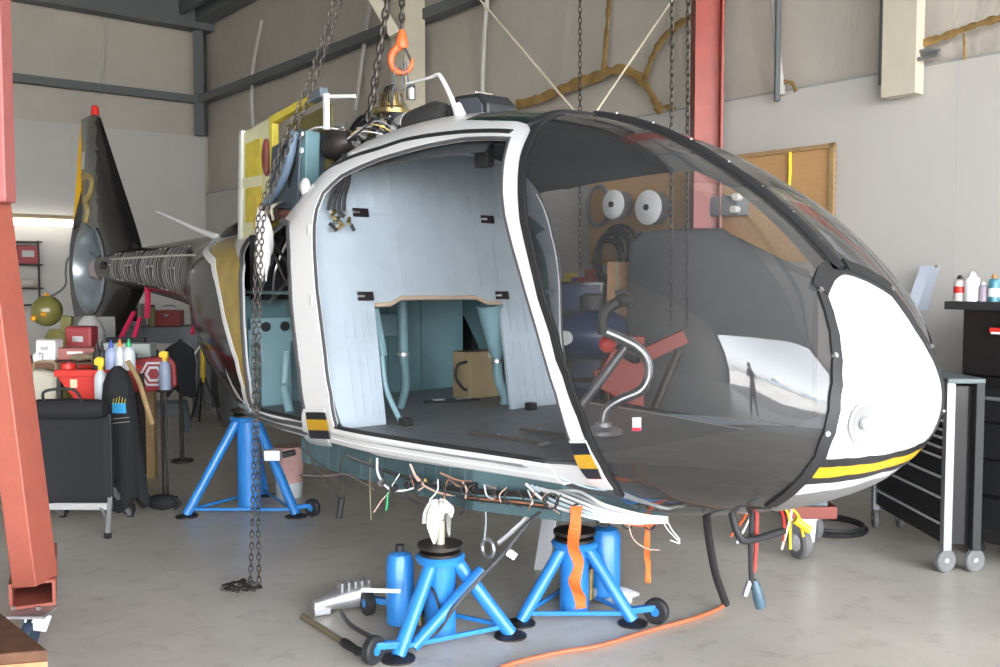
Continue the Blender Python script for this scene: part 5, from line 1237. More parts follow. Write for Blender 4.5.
# dark covered crate and cabinet behind the helicopter (seen through glass)
t = thing('covered_cabinet', 'tall cabinet under a dark grey cover seen through the bubble', 'cabinet', (1.73,7.48,0), math.atan2(-.4,1.32))
mb = MB(); vs = []; nx_, nz_ = 16, 14
def cov(a, z): # rounded cover section
    w2 = .70; d2 = .34; r = .10*math.sin(z*3)*.2
    return
prof = [(-.70,-.34),(-.66,-.38),(-.3,-.39),(0,-.385),(.3,-.39),(.66,-.38),(.70,-.34),(.71,0),(.70,.34),(.66,.38),(0,.39),(-.66,.38),(-.70,.34),(-.71,0)]
rg = random.Random(6); lev = [(0,1.03),(.3,1.01),(.8,1.0),(1.4,1.0),(1.8,.99),(1.98,.97),(2.06,.88),(2.09,.6)]
for z, s in lev:
    for x, y in prof:
        zz = z - (max(0, x)*.42 if z > 1.5 else 0); vs.append((x*s + rg.uniform(-.012,.012), y*s + rg.uniform(-.012,.012), zz))
k = len(prof); fs = [(i*k+j, i*k+(j+1) % k, (i+1)*k+(j+1) % k, (i+1)*k+j) for i in range(len(lev)-1) for j in range(k)] + [tuple(range(k))[::-1], tuple(range((len(lev)-1)*k, len(lev)*k))]
mb.add(vs, fs); mb.build('dust_cover', mat('charcoal_cover', (.055,.057,.06), .6), t, smooth=True)
MB().box((0,0,.03), (1.3,.66,.05)).build('plinth', blackm, t)
t = thing('black_tool_cabinet', 'low black tool cabinet with blue drawers seen through the cabin glass', 'tool cabinet', (.57,7.95,0), -.2)
MB().box((0,0,.86), (.62,.5,1.66)).build('carcass', blackp, t, bevel=.01)
for k in range(6): MB().box((0,-.257,.25+.26*k), (.56,.012,.22)).build('drawer', mat('dark_blue_drawer', (.012,.03,.09), .35), t, bevel=.004)
t = thing('air_compressor', 'blue air compressor tank behind the cabin floor, seen through glass', 'compressor', (.66,7.30,0), -.4)
MB().lathe([(0,-.30),(.14,-.28),(.19,-.2),(.19,.2),(.14,.28),(0,.30)], (0,0,1.28), (1,0,0), 24).build('tank', mat('deep_blue_paint', (.004,.018,.07), .35), t, smooth=True)
MB().lathe([(0,0),(.09,0),(.09,.10),(.05,.12),(0,.12)], (.05,-.05,1.48), n=16).build('motor', blackm, t, smooth=True)
for x in (-.2,.2):
    for y in (-.12,.12): MB().bar((x,y,0), (x*.8,y*.6,1.2), .03, .03).build('leg', iron, t)
MB().cyl((-.1,-.20,1.27),(-.1,-.24,1.27),.055,n=16).build('gauge', white, t, smooth=True)
t = thing('engine_hoist', 'red engine hoist with slanting arm seen through the bubble', 'engine hoist', (.98,6.86,0), .0)
MB().bar((0,0,.04), (0,0,1.30), .09, .09).build('mast', mat('deep_hoist_red', (.26,.03,.018), .45), t, bevel=.005)
MB().bar((-.30,0,1.0), (.34,-.0,1.30), .08, .10).build('boom', mat('deep_hoist_red', (.26,.03,.018), .45), t, bevel=.005)
MB().cyl((.05,0,.6), (.30,0,1.2), .03, n=12).build('ram', iron, t, smooth=True)
for s in (-.3,.3): MB().bar((0,s*.2,.05), (.2,s*.5,.05), .07, .07).build('leg', mat('deep_hoist_red', (.26,.03,.018), .45), t, bevel=.004)
MB().box((-.12,-.02,1.02), (.30,.16,.30), (0,.5,0)).build('red_bracket', mat('deep_hoist_red', (.26,.03,.018), .45), t, bevel=.01)
t = thing('cardboard_box', 'tall brown cardboard box beside the covered cabinet, behind glass', 'box', (.93,7.58,0), -.2)
MB().box((0,0,.92), (.16,.2,1.84)).build('box_body', mat('brown_cardboard', (.36,.20,.10), .8, var=.1), t, bevel=.004); MB().box((0,-.102,.92), (.03,.004,1.84)).build('packing_tape', kraft, t)
t = thing('parts_shelf', 'pale shelf of small boxes on the wall seen behind the front post', 'shelf', RWp(578,283,.35), RZ)
MB().box((0,0,-.12), (.55,.3,.03)).build('shelf_board', wood, t); MB().box((0,.12,-.25), (.5,.02,.25)).build('shelf_back', wood, t)
for k, (x, c_, h) in enumerate(((-.20,yellpl,.14),(-.10,yellpl,.20),(0,mat('purple_box',(.12,.06,.25),.5),.16),(.09,red,.15),(.19,redbag,.24))):
    o = MB().box((0,0,h/2), (.08,.12,h)).build('parts_box', c_, bevel=.004); o.location = RWp(578,283,.35) + AX*x + Vector((0,0,-.104)); o.rotation_euler = (0,0,RZ)
    tag(o, ('first','second','third','fourth','fifth')[k] + ' small box from the left on the shelf behind the front post', 'box', 'boxes on the parts shelf')

# ------------------------------------------------------------------ right side: tool carts
t = thing('roller_tool_cart', 'silver framed roller cart with black drawers behind the helicopter nose', 'tool cart', (2.595,5.53,0), math.radians(91))
CL, CD, CH = 1.0, .17, 1.12   # length runs away from the camera
satin = mat('satin_handle', (.55,.55,.54), .4, .2)
MB().box((CL/2,-CD/2,.62), (CL-.05,CD-.02,.94)).build('carcass', blackp, t, bevel=.006)
for x in (.0, CL):
    for y in (0, -CD): MB().bar((x,y,.13), (x,y,CH), .05, .05).build('corner_post', mat('cart_post_metal', (.34,.34,.35), .35, .6) if y == 0 else blackm, t, bevel=.004)
MB().box((CL/2,-CD/2,CH), (CL+.06,CD+.05,.03)).build('top_tray', greyplas, t, bevel=.006)
zz_ = [1.04,.99,.94,.89,.838,.79,.732,.674,.559,.438,.285,.17]
for k in range(len(zz_)-1):
    h_ = zz_[k]-zz_[k+1]
    d = MB().box((CL/2,.002,zz_[k]-h_/2), (CL-.07,.02,h_-.010)).build('drawer', mat('black_drawer_front', (.012,.012,.013), .4), t, bevel=.002)
    MB().bar((.04,.018,zz_[k]-.008), (CL-.04,.018,zz_[k]-.008), .014, .014).build('handle', satin, d)
for x in (.0, CL):
    for y in (0, -CD):
        w_ = MB().lathe([(.015,-.018),(.058,-.02),(.068,-.012),(.068,.012),(.058,.02),(.015,.018)], (x,y,.068), (1,.35,0) if x == 0 else (.2,1,0), 26, close=True).build('caster', mat('grey_tyre', (.16,.16,.16), .6), t, smooth=True)
        MB().sphere((x,y,.068), .026).build('hub', alu, w_)
for k, (x, y, h, lb) in enumerate(((2.66,5.98,.14,'taller of the brown tins on the silver tool cart'),(2.66,6.12,.10,'shorter of the brown tins on the silver tool cart'))):
    t = thing('tin', lb, 'tin', (x, y, 1.136)); MB().cyl((0,0,0), (0,0,h), .045, n=16).build('tin_body', mat('brown_tin', (.20,.06,.04), .5), t, smooth=True); MB().cyl((0,0,h), (0,0,h+.012), .047, n=16).build('lid', mat('dark_green_lid', (.05,.12,.08), .5), t, smooth=True)
t = thing('tall_tool_cabinet', 'tall glossy black rolling tool cabinet at the right edge', 'tool cabinet', (2.79,5.88,0), RZ)
WC, DC = 1.25, .60
MB().box((WC/2, DC/2, .62), (WC, DC, 1.0)).build('lower_carcass', blackp, t, bevel=.01)
MB().box((WC/2, DC/2+.03, 1.34), (WC-.02, DC-.06, .44)).build('upper_chest', blackp, t, bevel=.01)
MB().box((WC/2-.02, DC/2, 1.545), (WC+.10, DC+.04, .05)).build('top_board', blackm, t, bevel=.004)
for k in range(4):
    d = MB().box((WC/2, -.012, .30+.22*k), (WC-.08, .02, .20)).build('drawer', mat('black_drawer_front', (.012,.012,.013), .4), t, bevel=.004)
    if k == 3: MB().tube([(.10,-.022,1.0),(.13,-.05,1.0),(.42,-.05,1.0),(.45,-.022,1.0)], .012, 8, smooth=4).build('handle', alu, d, smooth=True)
MB().lathe([(0,0),(.02,.0),(.02,.02),(0,.025)], (.04,-.03,1.0), (0,-1,0), 14).build('lock', steel, t, smooth=True)
lg = MB().box((.34,.024,1.40), (.30,.012,.030), (0,.0,0)).build('maker_badge', red, t); MB().box((.34,.018,1.385), (.28,.006,.012)).build('badge_stripe', white, lg)
MB().sphere((.30,.02,1.44), .03, sc=(1.4,.25,.8)).build('badge_figure', mat('brown_badge', (.35,.14,.05), .5), lg, smooth=True)
for x in (.1, WC-.1):
    for y in (.1, DC-.1):
        MB().lathe([(0,-.02),(.055,-.02),(.06,0),(.055,.02),(0,.02)], (x,y,.06), (0,1,0), 22).build('caster', blackm, t, smooth=True); MB().box((x,y,.115), (.08,.06,.03)).build('caster_plate', iron, t)
def spray(name, loc, r, h, body, cap, label, cat='spray can', group='cans on the tall cabinet'):
    t = thing(name, label, cat, loc, 0, group)
    MB().lathe([(0,0),(r,0),(r,h*.74),(r*.92,h*.79),(r*.55,h*.84),(0,h*.84)], n=22).build('can', body, t, smooth=True)
    MB().lathe([(0,h*.84),(r*.5,h*.84),(r*.45,h*.93),(r*.2,h),(0,h)], n=16).build('nozzle', cap, t, smooth=True); return t
def cabp(x, y): v = Vector((2.79,5.88,0)) + AX*x + Vector((-AX.y, AX.x, 0))*y; return (v.x, v.y, 1.5705)
for k, (x, r, h, bd, cp) in enumerate(((-.01,.034,.160,mat('white_red_can',(.68,.62,.60),.3),iron),(.065,.044,.18,white,white),(.135,.026,.12,mat('purple_label_can',(.40,.32,.40),.4),white),(.195,.032,.165,mat('teal_can',(.06,.22,.28),.3),mat('ochre_cap',(.4,.2,.08),.5)))):
    t = spray('spray_can', cabp(x, .05), r, h, bd, cp, ('leftmost white and red spray can on tall black cabinet','large all white spray can on tall black cabinet','short purple labelled can on tall black cabinet','teal spray can on tall black cabinet, right of others')[k])
    if k == 0: MB().lathe([(r+.001,.05),(r+.001,.09)], n=22).build('label_band', red, t)
    if k == 3: MB().lathe([(r+.001,.03),(r+.001,.08)], n=22).build('label_band', white, t)
# hose coil on the floor behind the nose
t = thing('hose_coil', 'black hose coiled flat on the floor behind the nose', 'hose', (2.24,6.5,0))
for k in range(2): MB().torus((0,0,.016+.026*k), .25-.02*k, .014, (.02*k,0,1), 36, 6).build('hose_turn', blackm, t, smooth=True)

# ------------------------------------------------------------------ left side: workshop clutter
t = thing('folding_chair', 'black fabric camp chair with silver legs, seen from behind', 'chair', (-2.89,6.42,0), .02)
mb = MB(); vs = []
for i in range(11):
    for j in range(11):
        u = -.27 + .54*i/10; v = .20 + .58*j/10; vs.append((u, -.02 + .025*math.sin(PI*i/10)*math.sin(PI*j/10), v))
mb.add(vs, [(i*11+j, (i+1)*11+j, (i+1)*11+j+1, i*11+j+1) for i in range(10) for j in range(10)])
o = mb.build('back_fabric', blackcl, t, smooth=True); o.modifiers.new('s', 'SOLIDIFY').thickness = .02
MB().box((0,.22,.30), (.52,.44,.03)).build('seat', blackcl, t, bevel=.01)
MB().bar((-.27,0,.18), (.28,-.02,.18), .03, .05).build('cross_bar', alu, t, bevel=.005)
for sx, fx in ((-1,-1),(1,1)):
    l = MB().bar((sx*.26,0,.24), (sx*.30,-.16,.02), .03, .03).build('leg', alu, t, bevel=.004); MB().bar((sx*.30,-.165,.0), (sx*.302,-.16,.035), .035, .035).build('foot_cap', blackm, l)
    l = MB().bar((sx*.26,.05,.28), (sx*.24,.42,.02), .03, .03).build('leg', alu, t, bevel=.004); MB().bar((sx*.24,.42,.0), (sx*.24,.42,.035), .035, .035).build('foot_cap', blackm, l)
MB().bar((.20,-.02,.18), (.29,-.12,.09), .018, .012).build('stay', alu, t); MB().bar((-.20,-.02,.18), (-.29,-.12,.09), .018, .012).build('stay', alu, t)
for s in (-1,1): MB().bar((s*.27,0,.20), (s*.27,0,.80), .022, .022).build('back_post', blackm, t)
t = thing('tool_bag', 'black zipped tool bag lying across the top of camp chair', 'bag', (-2.89,6.40,.775))
MB().lathe([(0,-.25),(.05,-.25),(.065,-.2),(.07,0),(.065,.2),(.05,.25),(0,.25)], (0,0,.065), (1,0,0), 18).build('bag_body', blackcl, t, smooth=True)
MB().tube([(-.14,-.04,.11),(-.12,-.06,.19),(.06,-.05,.20),(.12,-.04,.11)], .010, 6, smooth=5).build('carry_strap', blackm, t, smooth=True)
MB().tube([(-.20,-.05,.11),(0,-.055,.125),(.20,-.05,.11)], .005, 6, smooth=4).build('zip', iron, t)
# hanging overalls
t = thing('hanging_overalls', 'black overalls with blue and yellow logo draped over red cart corner', 'overalls', (-2.64,6.70,0))
prof = [(0.03,1.10,.03),(.09,1.06,.06),(.13,.98,.09),(.15,.85,.10),(.16,.65,.10),(.18,.45,.11),(.20,.30,.12),(.21,.16,.12),(.19,.13,.10)]
mb = MB(); vs = []; n = 28; rg = random.Random(5)
for a, z, b in prof:
    for i in range(n):
        th = 2*PI*i/n; f = 1 + .12*math.sin(5*th + z*2)*(1.2-z) + .05*math.sin(9*th); zz = z - (.05*math.sin(3*th) if z < .2 else 0)
        vs.append((-.03 + (1.1-z)*.02 + .72*a*f*math.cos(th), b*f*math.sin(th), zz))
mb.add(vs, [(j*n+i, j*n+(i+1) % n, (j+1)*n+(i+1) % n, (j+1)*n+i) for j in range(len(prof)-1) for i in range(n)] + [tuple(range(n))])
mb.build('garment', blackcl, t, smooth=True)
MB().box((.02,-.115,.82), (.10,.006,.07), (.06,0,-.15)).build('blue_logo', mat('logo_blue', (.04,.32,.60), .5), t)
mb = MB()
for k in range(5): mb.bar((-.02+.02*k,-.122,.85), (-.012+.02*k,-.120,.90 - .008*abs(k-2)), .009, .003)
mb.build('logo_letters', mat('logo_yellow', (.75,.60,.05), .5), t)
mb = MB()
for z in (.745,.715): mb.bar((-.03,-.122,z), (.09,-.118,z+.012), .012, .002)
mb.build('logo_lines', mat('logo_cream', (.6,.56,.4), .5), t)
t = thing('small_bag', 'small black bag on the floor behind the hanging overalls', 'bag', (-2.50,7.05,0))
MB().sphere((0,0,.06), .10, sc=(1.2,.7,.6)).build('bag_body', blackcl, t, smooth=True); MB().tube([(.05,0,.10),(.14,-.02,.06),(.10,-.03,.01)], .012, 6, smooth=4).build('strap', blackm, t, smooth=True)
# red parts cart
t = thing('parts_cart', 'bright red plastic service cart with hopper front behind the overalls', 'cart', (-2.93,7.05,0), .0)
mb = MB(); mb.prism([(-.26,1.04),(.22,1.04),(.22,.97),(.18,.92),(.11,.72),(-.02,.70),(-.12,.84),(-.22,.97)], -.18, .18, lambda u,v,d: (u,d,v)); mb.build('hopper', red, t, bevel=.008)
for y_ in (-.20,.20): MB().bar((-.25,y_,1.035), (.22,y_,1.035), .03, .05).build('rim', red, t, bevel=.006)
MB().box((-.06,0,.60), (.36,.32,.26)).build('lower_bin', red, t, bevel=.02)
for x in (-.24,.24):
    for y in (-.15,.15): MB().bar((x,y,.06), (x,y,1.0), .03, .03).build('leg', iron, t); MB().lathe([(0,-.015),(.045,-.015),(.045,.015),(0,.015)], (x,y,.045), (0,1,0), 18).build('caster', blackm, t, smooth=True)
mb = MB().box((-.12,-.19,.96), (.05,.004,.06)); mb.build('cream_sticker', mat('cream_sticker', (.7,.6,.4), .5), t)
def bottle(loc, r, h, body, nozzle, label, trig=False, group=None):
    t = thing('squeeze_bottle', label, 'bottle', loc, 0, group)
    MB().lathe([(0,0),(r,0),(r,h*.55),(r*.8,h*.66),(r*.35,h*.74),(0,h*.74)], n=20).build('bottle_body', body, t, smooth=True)
    if trig:
        MB().cyl((0,0,h*.72), (0,0,h*.82), r*.4, n=12).build('collar', nozzle, t, smooth=True); MB().prism([(-r*.9,h*.84),(-r*.9,h*.93),(-r*.3,h),(r*.6,h*.97),(r*.5,h*.80),(r*.1,h*.80)], -r*.3, r*.3, lambda u,v,d: (u,d,v)).build('trigger_head', nozzle, t, bevel=.003)
    else:
        MB().lathe([(0,h*.74),(r*.45,h*.74),(r*.4,h*.82),(r*.1,h),(0,h)], n=14).build('nozzle', nozzle, t, smooth=True)
    return t
bottle((-2.83,6.80,.80), .045, .36, clearw, yellpl, 'large clear spray bottle with yellow trigger hanging on red cart front', True)
for px, r, h, bd, nz, lb in ((99,.030,.20,blackm,iron,'black bottle, left one of the dark pair on red cart'),(103,.030,.21,blackm,iron,'black bottle, right one of the dark pair on red cart'),(112,.045,.22,mat('blue_white_bottle',(.35,.42,.62),.35),bluepl,'blue capped white label bottle on red cart'),(121,.035,.23,clearw,mat('orange_nozzle',(.8,.25,.03),.4),'clear bottle with orange nozzle on red cart'),(130,.045,.23,clearw,greenpl,'clear bottle with green nozzle on red cart')):
    p = W(px, 370, 7.05); bottle((p.x, 7.02 + .02*(px % 3), 1.042), r, h, bd, nz, lb, group='bottles on the red cart')
t = thing('red_jar_lid', 'round red tub sitting at the left end of red cart', 'tub', (-3.14,6.98,1.042)); MB().lathe([(0,0),(.055,0),(.055,.05),(.05,.055),(0,.055)], n=20).build('tub', red, t, smooth=True); MB().lathe([(0,.055),(.03,.055),(.03,.062),(0,.062)], n=16).build('tub_label', redbag, t, smooth=True)
t = thing('wooden_stick', 'bent pale wooden batten leaning on the red cart', 'batten', (-2.62,6.90,0))
MB().tube([(-.02,-.1,1.13),(.06,-.1,.98),(.12,-.12,.80),(.16,-.12,.68)], .018, 6, smooth=4).build('batten', wood, t, smooth=True)
t = thing('canvas_bag', 'cream canvas bag hanging at left end of the workbench', 'bag', (-3.32,7.0,.78), .0)
MB().box((0,0,.13), (.20,.08,.26), (0,.12,0)).build('bag_body', mat('cream_canvas', (.52,.48,.38), .85, var=.1), t, bevel=.03); MB().tube([(-.08,0,.25),(-.07,0,.32),(.07,0,.32),(.08,0,.25)], .008, 6, smooth=4).build('strap', kraft, t)
# workbench with clutter
t = thing('workbench', 'cluttered brown wooden workbench with racks at far left', 'workbench', (-3.75,7.9,0))
MB().box((.06,0,1.03), (1.5,.75,.05)).build('bench_top', mat('dark_bench_wood', (.20,.10,.06), .6, var=.3), t, bevel=.004)
for x in (-.75,.75):
    for y in (-.33,.33): MB().box((x,y,.5), (.07,.07,1.0)).build('leg', wood, t)
for z in (.2,.42,.62,.82): MB().box((-.35,-.05,z), (.85,.6,.02)).build('shelf', mat('pale_shelf_edge', (.35,.25,.18), .6), t)
MB().box((-.35,-.34,.92), (.85,.03,.12)).build('bench_rail', mat('red_brown_rail', (.25,.07,.04), .5), t)
rg = random.Random(77)
stuff = [('white_box', white, 'white box'), ('red_case', redbag, 'dull red case'), ('steel_vice', iron, 'dark steel clamp'), ('blue_cable', bluepl, 'blue cable coil'), ('tan_block', kraft, 'tan block'), ('grey_case', greyplas, 'grey case')]
def bench_item(kind, x, y, z, d, m, lb, cat, rz=0):
    t = thing(kind, lb, cat, (x, y, z), rz); MB().box((0,0,d[2]/2), d).build('case_body', m, t, bevel=min(d)*.12)
    MB().box((0,-d[1]/2-.003,d[2]*.6), (d[0]*.4,.008,d[2]*.18)).build('case_latch', steel, t); return t
bench_item('storage_box', -3.62,7.72,1.056, (.16,.16,.17), white, 'white box at left end of workbench beside gantry leg', 'box')
bench_item('tool_case', -3.42,7.80,1.056, (.30,.18,.10), mat('pinkish_red_case', (.40,.13,.11), .5), 'pinkish red long case on workbench middle', 'case', .1)
bench_item('storage_box', -3.50,8.05,1.056, (.22,.16,.26), redbag, 'dark red box behind the pinkish case on workbench', 'box')
bench_item('organizer_tray', -3.10,8.02,1.056, (.42,.18,.12), mat('pale_green_tray', (.45,.50,.46), .5), 'pale green parts tray at back of workbench', 'tray')
t = thing('cable_coil', 'blue cable coiled on right end of the workbench', 'cable coil', (-3.02,7.72,1.056))
for k in range(4): MB().torus((.01*k,0,.012+.018*k), .085-.008*k, .010, (.1*k,.1,1), 22, 6).build('cable_turn', mat('mid_blue_cable', (.05,.20,.45), .45), t, smooth=True)
t = thing('crumpled_cloth', 'tan crumpled rag lying on the workbench front edge', 'rag', (-3.28,7.66,1.056)); rag_bm((0,0,.03), .09, 15, (1.5,.8,.35)).build('cloth', mat('tan_cloth', (.35,.27,.17), .9), t, smooth=True)
for k, (x, y, c_, lb) in enumerate(((-3.66,7.6,white,'small white cup on the workbench front left corner'),(-3.3,7.9,iron,'small dark tin at the middle of the workbench'),(-3.20,7.6,kraft,'small tan tin on the workbench front edge'),(-2.92,8.1,blackm,'small black can at back right of workbench'))):
    t = thing('small_tin', lb, 'tin', (x,y,1.056)); MB().lathe([(0,0),(.035,0),(.038,.06),(0,.062)], n=16).build('tin_body', c_, t, smooth=True); MB().lathe([(0,.062),(.03,.062),(.03,.07),(0,.07)], n=14).build('tin_lid', steel, t, smooth=True)
t = thing('gallon_jug', 'white plastic jug with blue label standing behind the workbench', 'jug', (-3.90,9.15,0))
MB().lathe([(0,0),(.14,0),(.14,1.2),(.10,1.3),(.05,1.36),(0,1.36)], n=22).build('jug_body', mat('off_white_drum', (.50,.49,.46), .5), t, smooth=True); MB().box((0,-.142,1.2), (.10,.01,.09)).build('jug_label', bluepl, t)
t = thing('leaning_panel', 'grey leaning plastic panel with dark handles behind the workbench', 'panel', (-4.25,10.0,0)); MB().box((0,0,.66), (.5,.03,1.32)).build('panel_sheet', mat('grey_panel', (.32,.31,.29), .6), t, bevel=.01)
for x in (-.12,.1): MB().box((x,-.025,1.1), (.10,.02,.08)).build('handle', blackm, t)
# sandblaster dome on stand
p = W(47,310,9.4); t = thing('grinder_dome', 'olive green domed parts blaster with orange lamps by the wall', 'blaster', (p.x, 9.4, 0))
ol = mat('olive_enamel', (.20,.18,.05), .35, coat=.4)
MB().sphere((0,0,1.40), .145, 22, 16, (1,1,1.05)).build('dome', ol, t, smooth=True); MB().lathe([(0,0),(.16,0),(.14,1.15),(.10,1.22),(0,1.22)], (.10,.05,0), n=18).build('stand', ol, t, smooth=True)
MB().bar((.17,0,1.0), (.20,0,1.35), .07, .10).build('side_bracket', ol, t, bevel=.01)
for x, z in ((-.07,1.33),(.03,1.37),(0,1.55)): MB().sphere((x,-.13 if z < 1.5 else 0,z), .028).build('orange_lamp', mat('amber_lamp', (.8,.35,.02), .3), t, smooth=True)
# hoses/conduit on the back wall
pts = [BWp(x, y, .06) for x, y in ((96,252),(80,253),(68,258),(65,270),(65,284),(58,292),(48,297))]
tag(MB().tube(pts, .045, 8, smooth=5).build('wall_hose', hose, smooth=True), 'grey hose bending down the back wall beside the fan duct', 'hose')
# red boxed rack on back wall
t = thing('wall_rack', 'dark wall rack holding red boxes and jars beside gantry leg', 'rack', BWp(27,268,.25), math.atan2(.626,.78))
for z in (.42,.05,-.33,-.6): MB().box((0,0,z), (.42,.28,.025)).build('rack_shelf', iron, t)
for s in (-.2,.2): MB().bar((s,.1,-.62), (s,.1,.45), .03, .03).build('rack_post', iron, t)
for k, (x, z, w_, h, c_, lb) in enumerate(((0,.065,.30,.30,redbag,'upper red box on the wall rack beside gantry leg'),(-.02,-.31,.26,.14,mat('tan_jar',(.45,.38,.30),.5),'tan jar box on lower shelf of wall rack'))):
    q = thing('rack_box', lb, 'box', BWp(27,268,.25) + BX*(-x) + Vector((0,0,z)), math.atan2(.626,.78)); MB().box((0,0,h/2), (w_,.2,h)).build('box_body', c_, q, bevel=.01); MB().box((0,-.102,h*.55), (w_*.6,.006,h*.35)).build('box_label', mat('box_label_white', (.5,.5,.48), .5), q)
# fluorescent light fixture
a, b = BWp(-10,220,.35), BWp(90,225,.35)
t = thing('fluorescent_light', 'long lit fluorescent tube under a wooden batten on back wall', 'light', (a+b)/2, math.atan2((b-a).y, (b-a).x)); Lf = Vector(((b-a).x,(b-a).y,0)).length
MB().box((0,0,.10), (Lf,.12,.06)).build('batten', mat('pale_batten', (.42,.33,.20), .6), t)
MB().cyl((-Lf/2+.03,0,0), (Lf/2-.03,0,0), .055, n=12).build('tube', mat('lit_tube', (.9,.9,.9), .4, emit=(1,.98,.93), estr=.8), t, smooth=True)
for s in (-1,1): MB().box((s*Lf/2,0,.04), (.04,.08,.14)).build('end_holder', white, t)
# steel bench at the back with red toolbox
t = thing('steel_bench', 'grey steel bench against the back wall under tail boom', 'bench', (-4.30,12.2,0), .05)
MB().box((0,0,1.02), (1.1,.7,.20)).build('bench_top', mat('blue_grey_steel', (.17,.18,.20), .5), t, bevel=.005)
for x in (-.5,.5):
    for y in (-.3,.3): MB().box((x,y,.46), (.07,.07,.92)).build('leg', mat('blue_grey_steel', (.17,.18,.20), .5), t)
MB().box((0,0,.35), (1.0,.6,.03)).build('lower_shelf', mat('blue_grey_steel', (.17,.18,.20), .5), t)
t = thing('toolbox', 'dull red metal toolbox on the grey steel bench', 'toolbox', (-4.16,12.1,1.122), .05)
MB().box((0,0,.10), (.32,.22,.20)).build('box_body', mat('dull_red_metal', (.30,.05,.045), .45), t, bevel=.01); MB().tube([(-.08,0,.20),(-.07,0,.25),(.07,0,.25),(.08,0,.20)], .008, 6, smooth=3).build('handle', steel, t); MB().box((0,-.112,.14), (.05,.01,.03)).build('latch', steel, t)
t = thing('jar', 'small green and tan jar beside the red toolbox on steel bench', 'jar', (-4.34,12.0,1.122)); MB().lathe([(0,0),(.05,0),(.05,.20),(.035,.24),(0,.24)], n=14).build('jar_body', mat('olive_jar', (.22,.20,.08), .5), t, smooth=True); MB().cyl((0,0,.24),(0,0,.27),.035,n=12).build('jar_lid', iron, t)
t = thing('monitor_box', 'grey box with dark screen at left end of the steel bench', 'monitor', (-4.62,12.1,1.122)); MB().box((0,0,.14), (.28,.2,.28)).build('housing', mat('light_grey_case', (.38,.38,.37), .5), t, bevel=.01); MB().box((0,-.102,.15), (.2,.006,.17)).build('screen', blackm, t)
# red lines: tie-down ribbon from boom, slanting poles
rp = mat('magenta_red_webbing', (.55,.02,.08), .6)
p = W(147,285,10.0); ribb = MB().tube([W(147,284,9.6), W(148,300,9.6), W(147,318,9.6)], .030, 6, smooth=3); tag(ribb.build('tie_down_strap', rp, smooth=True), 'short red tie down strap hanging from the tail boom', 'strap')
for a, b, lb in (((134,312),(112,355),'left'),((140,318),(128,358),'middle')):
    tag(MB().bar(W(*a,8.6), W(*b,8.3), .035, .02).build('ratchet_strap', rp), lb + ' one of the taut red straps below the tail fan', 'strap')
tag(MB().bar(W(200,308,8.8), W(192,334,8.9), .04, .02).build('ratchet_strap', rp), 'short red strap below the boom root near the rear hull', 'strap')
tag(MB().bar(W(184,350,9.0), W(170,390,9.0), .045, .03).build('slanting_pole', red), 'red pole leaning in front of the steel bench', 'pole')
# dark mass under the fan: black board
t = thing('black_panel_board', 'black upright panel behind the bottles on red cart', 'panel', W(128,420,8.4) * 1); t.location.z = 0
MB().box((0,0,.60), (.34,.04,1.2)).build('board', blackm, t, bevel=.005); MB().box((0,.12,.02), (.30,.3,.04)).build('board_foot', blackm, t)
# red creeper with hexagon mark
t = thing('mechanic_creeper', 'dull red padded creeper with white hexagon emblem standing upright', 'creeper', (-2.78,7.44,0), .1)
MB().prism([(-.12,.86),(-.10,1.08),(.20,1.12),(.26,1.06),(.27,.88),(.20,.84),(-.06,.83)], -.03, .03, lambda u,v,d: (u,d,v)).build('pad', redbag, t, bevel=.02)
def hexring(r, w_, fn, name, par, m):
    mb = MB(); vs = []
    for k in range(6):
        a = PI/6 + k*PI/3
        for rr in (r, r-w_): vs.append(fn(rr*math.cos(a), rr*math.sin(a)))
    mb.add(vs, [(2*k, 2*((k+1) % 6), 2*((k+1) % 6)+1, 2*k+1) for k in range(6)]); return mb.build(name, m, par)
wm = mat('white_emblem', (.72,.70,.70), .5)
hexring(.125, .022, lambda x, z: (.10+z*.85, -.036, .975 + x*.85), 'emblem_ring', t, wm)
hexring(.080, .026, lambda x, z: (.10+z*.85, -.037, .975 + x*.85), 'emblem_core', t, wm)
for x in (-.04,.14): MB().bar((x,.03,0), (x,.03,.86), .018, .018).build('creeper_frame', iron, t)
bottle((-2.57,7.36,.86), .045, .30, mat('blue_tint_bottle', (.30,.36,.48), .35), yellpl, 'blue spray bottle with yellow top beside the red creeper', True)
t = thing('bottle_stand', 'black upright stand below the blue spray bottle', 'stand', (-2.57,7.36,0)); MB().box((0,0,.85), (.10,.10,.012)).build('tray', iron, t); MB().cyl((0,0,.02), (0,0,.85), .012, n=8).build('post', blackm, t); MB().box((0,0,.01), (.12,.12,.02)).build('foot', blackm, t)
# dark clothes rack
t = thing('coat_heap', 'dark clothing hanging from a stand beside the creeper', 'clothes', (-2.98,8.95,0))
mb = MB(); mb.add([(a*.75*(1+.16*math.sin(5*2*PI*i/24+z*4))*math.cos(2*PI*i/24), .8*b*math.sin(2*PI*i/24), z + (.06*math.sin(2*PI*i/8) if z < .7 else 0)) for a, z, b in ((.02,1.13,.02),(.09,1.10,.06),(.17,1.05,.09),(.19,.92,.10),(.17,.80,.10),(.18,.66,.11)) for i in range(24)], [(j*24+i, j*24+(i+1) % 24, (j+1)*24+(i+1) % 24, (j+1)*24+i) for j in range(5) for i in range(24)] + [tuple(range(24))]); mb.build('coats', mat('charcoal_clothes', (.03,.035,.04), .9), t, smooth=True); MB().cyl((0,0,0), (0,0,1.15), .02, n=10).build('stand_pole', iron, t); MB().cyl((0,0,0), (0,0,.02), .10, n=20).build('stand_base', iron, t)
